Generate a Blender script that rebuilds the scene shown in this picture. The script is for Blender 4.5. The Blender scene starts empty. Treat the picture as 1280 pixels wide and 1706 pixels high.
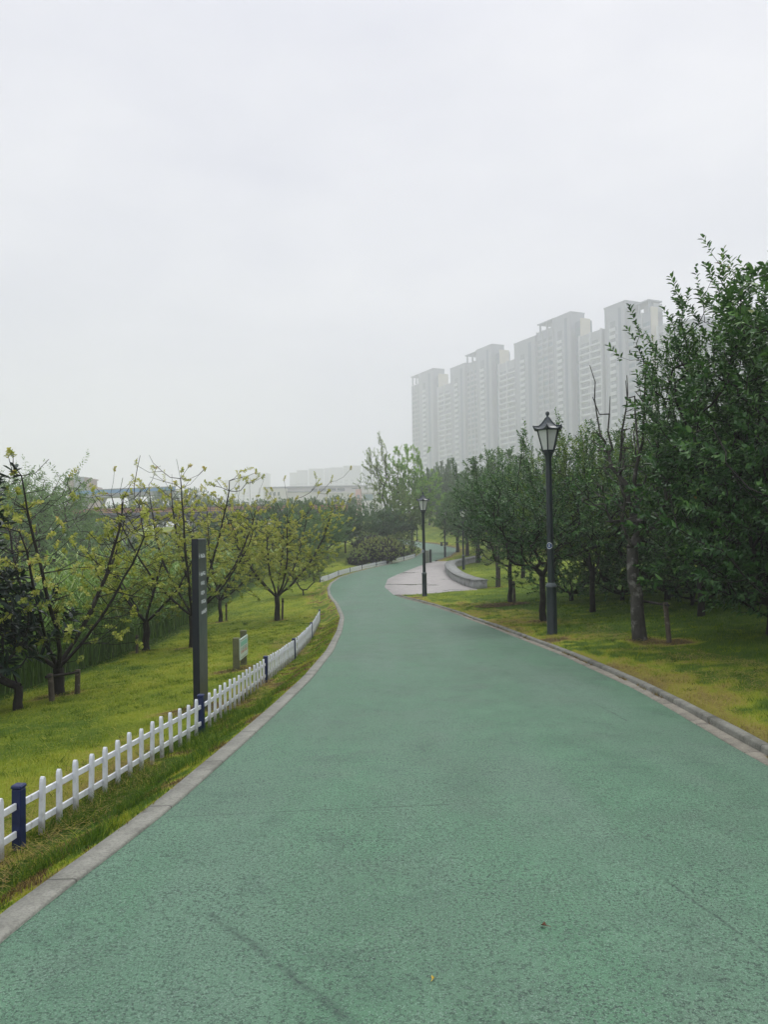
import bpy, math, random
import numpy as np
from mathutils import Vector, Matrix

scene = bpy.context.scene
COL = scene.collection
PI = math.pi

# ------------------------------------------------------------------ camera
F_PX, CX, CY = 1282.0, 640.0, 853.0          # focal length and centre in photo pixels
CAM = np.array([0.0, 0.0, 1.55])
PITCH, ROLL = math.radians(1.2), math.radians(1.0)
_R = np.array([1.0, 0, 0]); _F = np.array([0, math.cos(PITCH), math.sin(PITCH)]); _U = np.array([0, -math.sin(PITCH), math.cos(PITCH)])
RC = math.cos(ROLL)*_R - math.sin(ROLL)*_U
UC = math.sin(ROLL)*_R + math.cos(ROLL)*_U

def ray(px, py):
    d = _F + RC*(px-CX)/F_PX + UC*(CY-py)/F_PX
    return d/d[1]
def at(px, py, Y):                       # the point seen at a photo position, Y metres ahead
    return CAM + ray(px, py)*Y

cam_d = bpy.data.cameras.new('camera'); cam = bpy.data.objects.new('camera', cam_d); COL.objects.link(cam)
M = Matrix(((RC[0], UC[0], -_F[0], CAM[0]), (RC[1], UC[1], -_F[1], CAM[1]), (RC[2], UC[2], -_F[2], CAM[2]), (0, 0, 0, 1)))
cam.matrix_world = M
cam_d.sensor_fit = 'VERTICAL'; cam_d.sensor_height = 36.0; cam_d.lens = 36.0*F_PX/1706.0
cam_d.clip_start = 0.05; cam_d.clip_end = 4000
scene.camera = cam

# ------------------------------------------------------------------ noise
def _hash(ix, iy, seed):
    n = (ix.astype(np.int64)*374761393 + iy.astype(np.int64)*668265263 + seed*974634541) & 0xFFFFFFFF
    n = ((n ^ (n >> 13))*1274126177) & 0xFFFFFFFF
    return ((n ^ (n >> 16)) & 0xFFFF)/65535.0
def vnoise(x, y, seed=0):
    x = np.asarray(x, float); y = np.asarray(y, float)
    ix = np.floor(x); iy = np.floor(y); fx = x-ix; fy = y-iy
    fx = fx*fx*(3-2*fx); fy = fy*fy*(3-2*fy)
    a = _hash(ix, iy, seed); b = _hash(ix+1, iy, seed); c = _hash(ix, iy+1, seed); d = _hash(ix+1, iy+1, seed)
    return (a*(1-fx)+b*fx)*(1-fy) + (c*(1-fx)+d*fx)*fy
def fbm(x, y, seed=0, o=3):
    s = 0; a = .5; t = 0
    for i in range(o):
        s = s + a*vnoise(x*2**i, y*2**i, seed+i*17); t += a; a *= .5
    return s/t
def sstep(a, b, x):
    t = np.clip((x-a)/(b-a), 0, 1); return t*t*(3-2*t)

# ------------------------------------------------------------------ lie of the land
_yy = np.arange(-40, 1300, .5)
_zz = np.interp(_yy, [-40, 3, 5, 10, 15, 20, 32, 45, 55, 66, 80, 92, 105, 125, 150, 180, 1300],
                [0, 0, -.06, -.35, -.63, -.9, -1.38, -1.5, -1.32, -1.08, -.85, -.65, -.4, .9, 2.5, 3.0, 3.0])
_k = np.hanning(9); _k /= _k.sum()
_zz = np.convolve(np.pad(_zz, 4, mode='edge'), _k, mode='valid')
def zpath(Y): return np.interp(Y, _yy, _zz)

def on_path(px, py):                      # where a photo position meets the path's level
    d = ray(px, py); Y = np.linspace(1.5, 160, 60000)
    f = CAM[2] + d[2]*Y - zpath(Y)
    i = int(np.argmax(f < 0)); return d[0]*Y[i], Y[i]

LEFT_PX = [(0, 1563), (100, 1490), (200, 1415), (300, 1335), (400, 1245), (470, 1180), (520, 1130), (555, 1085), (570, 1052), (574, 1028), (563, 1005), (551, 990), (549, 980), (554, 971), (566, 962.5), (592, 954), (616, 947.7), (659, 938), (688, 931)]
RIGHT_PX = [(1280, 1277), (1180, 1218), (1100, 1171), (1040, 1139), (983, 1113), (935, 1091), (874, 1067), (813, 1043), (760, 1023), (720, 1009.5), (685, 1000), (656, 991), (641, 978), (646, 965), (668, 955), (692, 946), (712, 938.5), (726, 934.5), (746, 928)]
_lp = np.array([on_path(*p) for p in LEFT_PX]); _rp = np.array([on_path(*p) for p in RIGHT_PX])
_far_l = np.array([(3.6, 75), (4.2, 84), (3.2, 95), (.6, 105), (-4, 116), (-12, 130), (-30, 160)])
_far_r = np.array([(7.5, 79), (7.7, 84), (6.6, 95), (4.3, 105), (0, 116), (-8, 130), (-26, 160)])
_lp = np.vstack([_lp, _far_l]); _rp = np.vstack([_rp, _far_r])
_lp = _lp[np.argsort(_lp[:, 1])]; _rp = _rp[np.argsort(_rp[:, 1])]
def _curve(p):
    y0 = p[0]; sl = (p[2, 0]-p[0, 0])/(p[2, 1]-p[0, 1])
    ys = np.concatenate([[-40], p[:, 1], [1300]]); xs = np.concatenate([[y0[0]+sl*.6*(max(-6, -40)-y0[1])*.25], p[:, 0], [p[-1, 0]]])
    f = np.arange(-40, 1300, .1); v = np.interp(f, ys, xs)
    k = np.hanning(15); k /= k.sum()
    v2 = np.convolve(np.pad(v, 7, mode='edge'), k, mode='valid')
    return f, v2
_lf, _lv = _curve(_lp); _rf, _rv = _curve(_rp)
def XL(Y): return np.interp(Y, _lf, _lv)
def XR(Y): return np.interp(Y, _rf, _rv)
KL, KR = .125, .185                         # widths of the left kerb, of the right gutter and kerb
PLAZA0, PLAZA1 = 33.8, 61.5
def wall_x(Y): return np.interp(Y, [36.5, 39, 43, 48, 52, 55, 57.5, 61], [4.25, 3.98, 3.86, 3.87, 4.05, 4.5, 5.6, 7.2])

def height(X, Y):
    X = np.asarray(X, float); Y = np.asarray(Y, float)
    zp = zpath(Y); xl = XL(Y)-KL; xr = XR(Y)+KR
    s = np.maximum(xl-X, 0); r = np.maximum(X-xr, 0)
    far = sstep(42, 52, Y)
    w = 5.3 + 7*far + 10*sstep(60, 110, Y)
    drop = (.2-.13*far)*sstep(0, .5, s) + (.085-.075*far)*np.maximum(0, s-.5)
    drop = drop - (.085-.075*far)*np.maximum(0, s-w) + .24*np.maximum(0, s-w)
    drop = drop - .20*np.maximum(0, s-w-60)
    zl = zp - drop + 1.15*np.exp(-((X+5.5)/6.5)**2-((Y-74)/12)**2)*sstep(.8, 4, s)
    lim = -3.1
    zl = np.where(zl < lim, lim + (zl-lim)*.02*np.exp(-np.abs(zl-lim)), zl)
    pl = sstep(PLAZA0-.6, PLAZA0, Y)*(1-sstep(PLAZA1, PLAZA1+.8, Y))
    rr = np.maximum(0, X-np.where(pl > 0, np.maximum(wall_x(Y), xr), xr))
    rise = .055*(1-pl)*sstep(0, .04, r) + .05*np.minimum(rr, 30) + .04*np.maximum(0, np.minimum(rr, 14)-4)
    zr = zp + rise
    und = (fbm(X*.7, Y*.7, 3)-.5)*.12*(sstep(.25, 1.6, s)+sstep(.25, 1.6, rr))
    z = np.where(s > 0, zl, np.where(r > 0, zr, zp)) + und
    return z

def ground(px, py):                       # where a photo position meets the ground
    d = ray(px, py); Y = np.linspace(2, 220, 60000)
    f = CAM[2]+d[2]*Y - height(d[0]*Y, Y)
    i = int(np.argmax(f < 0))
    if f[i] >= 0: i = len(Y)-1
    return Vector((d[0]*Y[i], Y[i], float(height(d[0]*Y[i], Y[i]))))

# ------------------------------------------------------------------ mesh helpers
def np_mesh(name, V, faces, mats, smooth=False, attrs=None, mat_idx=None):
    """V (n,3); faces: list of (m,k) arrays of vertex ids"""
    me = bpy.data.meshes.new(name)
    V = np.asarray(V, np.float32); me.vertices.add(len(V)); me.vertices.foreach_set('co', V.ravel())
    fl = [np.asarray(f, np.int32) for f in faces if len(f)]
    loops = np.concatenate([f.ravel() for f in fl]); tot = np.concatenate([np.full(len(f), f.shape[1], np.int32) for f in fl])
    start = np.concatenate([[0], np.cumsum(tot)[:-1]]).astype(np.int32)
    me.loops.add(len(loops)); me.loops.foreach_set('vertex_index', loops)
    me.polygons.add(len(tot)); me.polygons.foreach_set('loop_start', start)
    if mat_idx is not None: me.polygons.foreach_set('material_index', np.asarray(mat_idx, np.int32))
    me.update(calc_edges=True)
    if smooth: me.polygons.foreach_set('use_smooth', np.ones(len(tot), bool))
    for an, dom, val in (attrs or []):
        a = me.attributes.new(an, 'FLOAT', dom); a.data.foreach_set('value', np.asarray(val, np.float32))
    for m in (mats if isinstance(mats, (list, tuple)) else [mats]): me.materials.append(m)
    me.validate()
    return me

class MB:
    """collects boxes, tubes and lathes into one mesh"""
    def __init__(s): s.v = []; s.f = []; s.mi = []; s.sm = []
    def add(s, vs, fs, mi=0, sm=False):
        o = len(s.v); s.v += [tuple(v) for v in vs]
        for f in fs: s.f.append(tuple(o+i for i in f)); s.mi.append(mi); s.sm.append(sm)
    def box(s, c, size, rz=0, mi=0, taper=1.0, bev=0.0):
        hx, hy, hz = size[0]/2, size[1]/2, size[2]/2
        cs, sn = math.cos(rz), math.sin(rz)
        def P(x, y, z): return (c[0]+x*cs-y*sn, c[1]+x*sn+y*cs, c[2]+z)
        if bev <= 0:
            v = [P(x*hx*(taper if z > 0 else 1), y*hy*(taper if z > 0 else 1), z*hz) for z in (-1, 1) for x, y in ((-1, -1), (1, -1), (1, 1), (-1, 1))]
            s.add(v, [(3, 2, 1, 0), (4, 5, 6, 7), (0, 1, 5, 4), (1, 2, 6, 5), (2, 3, 7, 6), (3, 0, 4, 7)], mi); return
        b = min(bev, hx*.6, hy*.6, hz*.6); rings = []
        def ring(ix, iy, z):
            q = [(-hx+b+ix, -hy+iy), (hx-b-ix, -hy+iy), (hx-iy, -hy+b+ix), (hx-iy, hy-b-ix), (hx-b-ix, hy-iy), (-hx+b+ix, hy-iy), (-hx+iy, hy-b-ix), (-hx+iy, -hy+b+ix)]
            return [P(x, y, z) for x, y in q]
        v = ring(0, b, -hz)+ring(0, 0, -hz+b)+ring(0, 0, hz-b)+ring(0, b, hz)
        f = []
        for k in range(3):
            for i in range(8): f.append((k*8+i, k*8+(i+1) % 8, k*8+8+(i+1) % 8, k*8+8+i))
        f.append(tuple(range(7, -1, -1))); f.append(tuple(range(24, 32)))
        s.add(v, f, mi)
    def tube(s, pts, rad, n=8, mi=0, caps=True):
        pts = [Vector(p) for p in pts]; rad = rad if isinstance(rad, (list, tuple)) else [rad]*len(pts)
        v = []
        for i, p in enumerate(pts):
            t = (pts[min(i+1, len(pts)-1)]-pts[max(i-1, 0)]).normalized()
            ref = Vector((1, 0, 0)) if abs(t.x) < .8 else Vector((0, 1, 0))
            a = t.cross(ref).normalized(); b = t.cross(a)
            for k in range(n):
                w = 2*PI*k/n; v.append(p+(a*math.cos(w)+b*math.sin(w))*rad[i])
        f = [(i*n+k, i*n+(k+1) % n, (i+1)*n+(k+1) % n, (i+1)*n+k) for i in range(len(pts)-1) for k in range(n)]
        s.add(v, f, mi, True)
        if caps:
            s.add(v[:n], [tuple(range(n-1, -1, -1))], mi); s.add(v[-n:], [tuple(range(n))], mi)
    def lathe(s, prof, n=20, c=(0, 0, 0), mi=0, rot=0, sm=True):
        v = [(c[0]+r*math.cos(2*PI*k/n+rot), c[1]+r*math.sin(2*PI*k/n+rot), c[2]+z) for r, z in prof for k in range(n)]
        f = [(i*n+k, i*n+(k+1) % n, (i+1)*n+(k+1) % n, (i+1)*n+k) for i in range(len(prof)-1) for k in range(n)]
        s.add(v, f, mi, sm)
        s.add(v[:n], [tuple(range(n-1, -1, -1))], mi); s.add(v[-n:], [tuple(range(n))], mi)
    def mesh(s, name, mats):
        me = bpy.data.meshes.new(name); me.from_pydata(s.v, [], s.f)
        for m in (mats if isinstance(mats, (list, tuple)) else [mats]): me.materials.append(m)
        me.polygons.foreach_set('material_index', s.mi); me.polygons.foreach_set('use_smooth', s.sm)
        me.update(); return me

def link(name, me, parent=None, loc=None, rz=0):
    o = bpy.data.objects.new(name, me); COL.objects.link(o)
    if parent: o.parent = parent
    if loc is not None: o.location = loc
    if rz: o.rotation_euler.z = rz
    return o
def thing(name, label, cat, loc=(0, 0, 0), rz=0, group=None, me=None):
    o = link(name, me, None, loc, rz); o['label'] = label; o['category'] = cat
    if group: o['group'] = group
    return o
def kind(o, k): o['kind'] = k; return o
def copy_thing(root, loc, label, rz=0, group=None, scale=None):
    r = root.copy(); COL.objects.link(r); r.location = loc; r.rotation_euler.z = rz; r['label'] = label
    if scale is not None: r.scale = scale if hasattr(scale, '__len__') else (scale,)*3
    if group: r['group'] = group
    for ch in root.children:
        c = ch.copy(); COL.objects.link(c); c.parent = r
        for g in ch.children:
            d = g.copy(); COL.objects.link(d); d.parent = c
    return r

# ------------------------------------------------------------------ materials
class Mat:
    def __init__(s, name):
        s.m = bpy.data.materials.new(name); s.m.use_nodes = True; s.t = s.m.node_tree; s.b = s.t.nodes['Principled BSDF']; s.out = s.t.nodes['Material Output']
        s.b.inputs['Specular IOR Level'].default_value = .3
    def n(s, typ, **kw):
        nd = s.t.nodes.new(typ)
        for k, v in kw.items():
            if k in nd.inputs.keys(): 
                if hasattr(v, 'is_output'): s.t.links.new(v, nd.inputs[k])
                else: nd.inputs[k].default_value = v
            else: setattr(nd, k, v)
        return nd
    def l(s, a, b): s.t.links.new(a, b)
    def co(s): return s.n('ShaderNodeTexCoord').outputs['Object']
    def noise(s, scale, detail=4, rough=.6, vec=None):
        nd = s.n('ShaderNodeTexNoise'); nd.inputs['Scale'].default_value = scale; nd.inputs['Detail'].default_value = detail; nd.inputs['Roughness'].default_value = rough
        s.l(vec or s.co(), nd.inputs['Vector']); return nd.outputs['Fac']
    def ramp(s, fac, stops):
        nd = s.n('ShaderNodeValToRGB'); e = nd.color_ramp.elements
        while len(e) < len(stops): e.new(.5)
        for el, (p, c) in zip(e, stops):
            el.position = p; el.color = (c, c, c, 1) if not hasattr(c, '__len__') else (*c, 1)
        s.l(fac, nd.inputs['Fac']); return nd.outputs['Color']
    def mix(s, fac, a, b, mode='MIX'):
        nd = s.n('ShaderNodeMix'); nd.data_type = 'RGBA'; nd.blend_type = mode
        for v, i in ((fac, 0), (a, 6), (b, 7)):
            if hasattr(v, 'is_output'): s.l(v, nd.inputs[i])
            elif i: nd.inputs[i].default_value = (*v, 1)
            else: nd.inputs[0].default_value = v
        return nd.outputs[2]
    def math(s, op, a, b=0.0, clamp=False):
        nd = s.n('ShaderNodeMath'); nd.operation = op; nd.use_clamp = clamp
        for v, i in ((a, 0), (b, 1)):
            if hasattr(v, 'is_output'): s.l(v, nd.inputs[i])
            else: nd.inputs[i].default_value = v
        return nd.outputs[0]
    def attr(s, name):
        nd = s.n('ShaderNodeAttribute'); nd.attribute_name = name; return nd.outputs['Fac']
    def bump(s, h, strength=.3, dist=.01):
        nd = s.n('ShaderNodeBump'); nd.inputs['Strength'].default_value = strength; nd.inputs['Distance'].default_value = dist
        s.l(h, nd.inputs['Height']); s.l(nd.outputs['Normal'], s.b.inputs['Normal'])
    def col(s, c):
        if hasattr(c, 'is_output'): s.l(c, s.b.inputs['Base Color'])
        else: s.b.inputs['Base Color'].default_value = (*c, 1)
    def rough(s, r):
        if hasattr(r, 'is_output'): s.l(r, s.b.inputs['Roughness'])
        else: s.b.inputs['Roughness'].default_value = r

def paint(name, c, rough=.5, var=.25, scale=8, metal=0, spec=.3, dirt=None):
    m = Mat(name); n = m.noise(scale, 5, .65)
    c2 = tuple(x*(1-var) for x in c); c3 = tuple(min(1, x*(1+var*.6)) for x in c)
    base = m.ramp(n, [(.3, c2), (.7, c3)])
    if dirt:
        d = m.ramp(m.noise(scale*3, 6, .7), [(.56, 0.0), (.7, 1.0)]); base = m.mix(m.math('MULTIPLY', d, dirt[1]), base, dirt[0])
    m.col(base)
    m.rough(m.ramp(n, [(.3, rough*.85), (.7, min(1, rough*1.15))])); m.b.inputs['Metallic'].default_value = metal; m.b.inputs['Specular IOR Level'].default_value = spec
    return m.m

def leafmat(name, stops, trans=.3, rough=.5, spec=.3, k=.6):
    m = Mat(name); c = m.ramp(m.attr('tint'), stops); m.col(c); m.rough(rough); m.b.inputs['Specular IOR Level'].default_value = spec*k
    tr = m.n('ShaderNodeBsdfTranslucent'); tc = m.mix(1.0, c, (1.0, 1.0, .55), 'MULTIPLY'); m.l(tc, tr.inputs['Color'])
    mx = m.n('ShaderNodeMixShader'); mx.inputs[0].default_value = trans
    m.l(m.b.outputs[0], mx.inputs[1]); m.l(tr.outputs[0], mx.inputs[2]); m.l(mx.outputs[0], m.out.inputs['Surface'])
    return m.m

GRASS = [(0, (.028, .070, .014)), (.3, (.090, .165, .018)), (.52, (.285, .345, .028)), (.72, (.36, .33, .062)), (.88, (.27, .195, .078)), (.96, (.15, .10, .045)), (1, (.075, .055, .03))]
def ground_mat():
    m = Mat('turf'); t = m.attr('tint'); n = m.noise(22, 5, .7); n2 = m.noise(90, 3, .7)
    f = m.math('ADD', t, m.math('MULTIPLY', m.math('SUBTRACT', n, .5), .35))
    c = m.ramp(f, GRASS); c = m.mix(m.math('MULTIPLY', n2, .7), c, (.03, .04, .008)); m.col(c); m.rough(.95); m.b.inputs['Specular IOR Level'].default_value = .1
    m.bump(n2, .8, .02); return m.m
MAT_TURF = ground_mat()
MAT_BLADE = leafmat('grass_blade', GRASS, .35, .6, .2)

def path_mat():
    m = Mat('green_surfacing'); co = m.co()
    big = m.noise(.55, 4, .6); mid = m.noise(3.2, 5, .65); fine = m.noise(72, 4, .8); fine2 = m.noise(150, 2, .8)
    base = m.ramp(mid, [(.25, (.049, .136, .073)), (.55, (.072, .182, .099)), (.8, (.106, .222, .130))])
    base = m.mix(m.ramp(big, [(.42, 0.0), (.68, .55)]), base, (.074, .125, .086))
    grey = m.ramp(m.noise(1.3, 5, .7), [(.52, 0.0), (.75, .5)]); base = m.mix(grey, base, (.094, .128, .100))
    mpl = m.n('ShaderNodeMapping'); mpl.inputs['Scale'].default_value = (1.1, .16, 1); m.l(co, mpl.inputs['Vector'])
    lane = m.noise(1.0, 5, .6, mpl.outputs[0]); base = m.mix(m.ramp(lane, [(.44, 0.0), (.66, .6)]), base, (.108, .182, .130))
    blot = m.noise(2.4, 7, .75); base = m.mix(m.ramp(blot, [(.54, 0.0), (.70, .65)]), base, (.038, .085, .056))
    sp = m.ramp(fine, [(.44, 1.0), (.49, 0.0)]); spv = m.math('MULTIPLY', sp, m.ramp(m.noise(1.7, 4, .7), [(.35, .62), (.65, .95)])); base = m.mix(spv, base, (.016, .036, .026))
    lt = m.ramp(fine2, [(.54, 0.0), (.64, 1.0)]); base = m.mix(m.math('MULTIPLY', lt, .5), base, (.24, .34, .27))
    # seams and old cracks, each along its own line on the ground
    sepn = m.n('ShaderNodeSeparateXYZ'); m.l(co, sepn.inputs[0]); x, y = sepn.outputs[0], sepn.outputs[1]
    wob = m.math('MULTIPLY', m.math('SUBTRACT', m.noise(5, 4, .7), .5), .10)
    def seg(a, b, w, dark, wobble=1.0):
        nonlocal base
        ax, ay = a; bx, by = b; L = math.hypot(bx-ax, by-ay); dx, dy = (bx-ax)/L, (by-ay)/L
        u = m.math('ADD', m.math('MULTIPLY', m.math('SUBTRACT', x, ax), dx), m.math('MULTIPLY', m.math('SUBTRACT', y, ay), dy))
        v = m.math('ADD', m.math('MULTIPLY', m.math('SUBTRACT', x, ax), -dy), m.math('MULTIPLY', m.math('SUBTRACT', y, ay), dx))
        v = m.math('ABSOLUTE', m.math('ADD', v, m.math('MULTIPLY', wob, wobble)))
        a1 = m.math('SUBTRACT', 1.0, m.math('DIVIDE', v, w), True)
        inr = m.math('MULTIPLY', m.math('GREATER_THAN', u, 0.0), m.math('LESS_THAN', u, L))
        k = m.math('MULTIPLY', m.math('MULTIPLY', a1, inr), dark); k = m.math('MULTIPLY', k, m.ramp(m.noise(14, 3, .7), [(.35, .25), (.6, 1.0)]))
        base = m.mix(k, base, (.02, .035, .03))
    for p, q, w, dk, wo in [((275, 1362), (745, 1344), .008, .95, .12), ((745, 1344), (1010, 1330), .008, .5, .15), ((345, 1525), (450, 1600), .030, .55, .6), ((460, 1610), (600, 1720), .030, .75, .6), ((1105, 1468), (1275, 1590), .012, .8, .3), ((990, 1172), (1045, 1202), .012, .8, .3), ((640, 985), (560, 985), .12, .25, 1)]:
        seg(on_path(*p), on_path(*q), w, dk, wo)
    m.col(base)
    m.rough(m.ramp(mid, [(.3, .50), (.7, .60)])); m.b.inputs['Specular IOR Level'].default_value = .3
    m.bump(m.math('ADD', fine, m.math('MULTIPLY', fine2, .5)), .35, .004); return m.m
MAT_PATH = path_mat()

def concrete(name, c, joint=True, rough=.8, stain=.5):
    m = Mat(name); n = m.noise(6, 5, .65); f = m.noise(70, 3, .7)
    base = m.ramp(n, [(.3, tuple(x*.72 for x in c)), (.7, tuple(x*1.1 for x in c))])
    base = m.mix(m.math('MULTIPLY', m.ramp(f, [(.38, 1.0), (.55, 0.0)]), .45), base, tuple(x*.4 for x in c))
    st = m.ramp(m.noise(2.1, 6, .75), [(.50, 0.0), (.68, 1.0)]); base = m.mix(m.math('MULTIPLY', st, stain), base, (.05, .05, .038))
    if joint:
        u = m.attr('run'); fr = m.math('FRACT', u); j = m.math('LESS_THAN', m.math('ABSOLUTE', m.math('SUBTRACT', fr, .5)), .007)
        base = m.mix(m.math('MULTIPLY', j, .6), base, (.03, .03, .025))
    m.col(base); m.rough(rough); m.bump(m.math('ADD', n, m.math('MULTIPLY', f, .3)), .4, .008); return m.m
MAT_KERB = concrete('pale_kerb', (.265, .265, .225), stain=.5)
MAT_KERB_R = concrete('stained_kerb', (.215, .215, .18), stain=.9)
MAT_GUTTER = concrete('gutter_concrete', (.27, .25, .20), stain=.75)
MAT_WALL = concrete('wall_concrete', (.30, .31, .29), joint=False, stain=.75)
def plaza_mat():
    m = Mat('wet_plaza'); n = m.noise(2.2, 5, .65); f = m.noise(45, 3, .7)
    base = m.ramp(n, [(.3, (.27, .25, .235)), (.7, (.38, .355, .33))]); base = m.mix(m.math('MULTIPLY', f, .25), base, (.2, .19, .18))
    mp = m.n('ShaderNodeMapping'); mp.inputs['Scale'].default_value = (.28, .9, 1); m.l(m.co(), mp.inputs['Vector'])
    wet = m.ramp(m.noise(1.1, 5, .6, mp.outputs[0]), [(.58, 0.0), (.68, 1.0)])
    base = m.mix(m.math('MULTIPLY', wet, .55), base, (.10, .09, .08)); m.col(base)
    m.rough(m.mix(wet, (.6, .6, .6), (.08, .08, .08))); m.b.inputs['Specular IOR Level'].default_value = .5
    return m.m
MAT_PLAZA = plaza_mat()
def bark(name, c, c2, scale=9):
    m = Mat(name); mp = m.n('ShaderNodeMapping'); mp.inputs['Scale'].default_value = (1, 1, .35); m.l(m.co(), mp.inputs['Vector'])
    n = m.noise(scale, 6, .7, mp.outputs[0]); n2 = m.noise(scale*.5, 4, .6)
    b = m.ramp(n, [(.35, tuple(x*.5 for x in c)), (.65, c)]); b = m.mix(m.ramp(n2, [(.55, 0.0), (.66, .8)]), b, c2)
    m.col(b); m.rough(.9); m.bump(n, .7, .02); return m.m
BARK_DARK = bark('dark_bark', (.030, .026, .022), (.06, .055, .045))
BARK_GREY = bark('grey_bark', (.075, .070, .060), (.22, .215, .19), 12)
BARK_BROWN = bark('brown_bark', (.07, .055, .042), (.12, .10, .08))
WOOD = bark('weathered_wood', (.12, .10, .075), (.20, .18, .14), 14)
HAZE, SUN_E, SKY, EXPOSURE, ZENITH = .0014, 1.5, 8.4, 0.0, 2.2
# ------------------------------------------------------------------ ground sheet, path, kerbs
rng = np.random.default_rng(7)
ROWS = np.concatenate([np.arange(-16, 26, .25), np.arange(26, 70, .5), np.arange(70, 130, 1.0), np.geomspace(130, 1190, 42)])

TRUNKS = [tuple(ground(*b))[:2] for b in [(97, 1158), (243, 1085), (322, 1078), (367, 1036), (462, 1034), (906, 1035), (851, 1004), (829, 978), (1067, 1066), (921, 1066), (1117, 1070), (394, 1116), (329, 1180)]]
def tint_at(X, Y):
    X = np.asarray(X, float); Y = np.asarray(Y, float)
    xl = XL(Y)-KL; xr = XR(Y)+KR; s = xl-X; r = X-xr
    n1 = fbm(X*.8, Y*.8, 11); n2 = fbm(X*3.1, Y*3.1, 12); n3 = fbm(X*.25, Y*.25, 13)
    left = .46 + .34*(n1-.5) + .34*(n2-.5) + .16*(n3-.5)
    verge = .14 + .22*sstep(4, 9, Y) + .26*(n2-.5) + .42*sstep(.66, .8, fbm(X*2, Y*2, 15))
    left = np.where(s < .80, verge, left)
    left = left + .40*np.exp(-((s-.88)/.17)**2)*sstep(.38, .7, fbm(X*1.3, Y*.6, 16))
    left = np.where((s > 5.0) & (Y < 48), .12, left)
    right = .27 + .2*(n1-.5) + .26*(n2-.5) + .10*(n3-.5)
    dry = (.95*np.exp(-np.maximum(r, 0)/.6)+.45*np.exp(-np.maximum(r-.2, 0)/1.9))*fbm(X*1.1, Y*.8, 17)*1.5 + .5*(vnoise(X*7, Y*7, 18)-.5)
    right = right + .52*sstep(.22, .85, dry+.5*(vnoise(X*11, Y*11, 21)-.5))
    right = right - .10*sstep(3, 7, r)*(Y < 34)
    right = np.where(Y > 26, right+.12*sstep(26, 34, Y), right)
    t = np.where(s > 0, left, right)
    bare = (s > 0) & (s < .8) & (fbm(X*4, Y*3, 27) > .60); t = np.where(bare, .97, t)
    for tx, ty in TRUNKS:                 # bare soil round the trunks and posts, its dark tint painting contact shade
        d = np.hypot(X-tx, Y-ty); t = np.where(d < .16+.42*fbm(X*3+tx, Y*3, 29), .965, t)
    return np.clip(t, 0, 1)

sL = np.concatenate([[0, .06, .12, .2, .3, .4, .5, .6, .75], np.arange(.95, 6, .3), np.arange(6, 16, .7), np.geomspace(16, 1000, 34)])
sR = sL.copy()
def build_ground():
    cols = []
    for s in sL[::-1]: cols.append(('L', s))
    cols += [('LK', 0), ('P', .02), ('P', .5), ('P', .98), ('RK', 0)]
    for s in sR: cols.append(('R', s))
    n, mcol = len(ROWS), len(cols)
    V = np.zeros((n, mcol, 3)); Y = ROWS
    xl, xr = XL(Y), XR(Y)
    for j, (k, s) in enumerate(cols):
        if k == 'L':
            fade = math.exp(-s/25); X = (xl-KL)*fade + (-1.0)*(1-fade) - s
            z = height(X, Y)
        elif k == 'R':
            fade = math.exp(-s/25); X = (xr+KR)*fade + 3.0*(1-fade) + s
            z = height(X, Y)
        elif k == 'LK': X = xl-KL+.03; z = zpath(Y)-.07
        elif k == 'RK': X = xr+KR-.03; z = zpath(Y)-.07
        else: X = xl+(xr-xl)*s; z = zpath(Y)-.07
        if k == 'R' and s == 0: z = z+.03*0
        V[:, j, 0] = X; V[:, j, 1] = Y; V[:, j, 2] = z
    idx = np.arange(n*mcol).reshape(n, mcol)
    F = np.stack([idx[:-1, :-1], idx[:-1, 1:], idx[1:, 1:], idx[1:, :-1]], -1).reshape(-1, 4)
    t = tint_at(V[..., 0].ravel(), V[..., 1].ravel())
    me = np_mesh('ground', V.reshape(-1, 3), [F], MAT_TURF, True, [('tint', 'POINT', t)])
    return kind(link('ground', me), 'structure')
build_ground()

def strip(name, Y, xs, zs, mat, label=None):
    """sheet along the rows Y; xs, zs: lists of arrays (one per column)"""
    V = np.stack([np.stack([x, Y, z], -1) for x, z in zip(xs, zs)], 1); n, c = V.shape[:2]
    idx = np.arange(n*c).reshape(n, c)
    F = np.stack([idx[:-1, :-1], idx[:-1, 1:], idx[1:, 1:], idx[1:, :-1]], -1).reshape(-1, 4)
    run = np.concatenate([[0], np.cumsum(np.hypot(np.diff(xs[0]), np.diff(Y)))])
    run = np.repeat(run[:, None], c, 1).ravel()
    me = np_mesh(name, V.reshape(-1, 3), [F], mat, False, [('run', 'POINT', run)])
    return kind(link(name, me), 'structure')

Yp = np.concatenate([np.arange(-16, 30, .25), np.arange(30, 135, .5)])
a, b, z = XL(Yp), XR(Yp), zpath(Yp)
strip('path', Yp, [a+(b-a)*f for f in np.linspace(-.002, 1.002, 13)], [z+.012*(1-(2*f-1)**2) for f in np.linspace(0, 1, 13)], MAT_PATH)
Yk = Yp[Yp < 125]; a, z = XL(Yk), zpath(Yk)
dn = np.gradient(a, Yk); wk = KL*np.sqrt(1+dn**2).clip(1, 2.2)
strip('kerb_left', Yk, [a-wk-.02, a-wk, a-.008, a+.004, a+.004], [z-.09, z+.014, z+.016, z+.010, z-.08], MAT_KERB)
Yk = Yp[Yp < PLAZA0-.1]; b, z = XR(Yk), zpath(Yk)
nz = lambda f, s: (vnoise(Yk*f, Yk*0+s, 5)-.5)
strip('gutter', Yk, [b-.01, b-.004+.02*nz(3, 2), b+.105], [z-.05, z+.007, z+.010], MAT_GUTTER)
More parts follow.
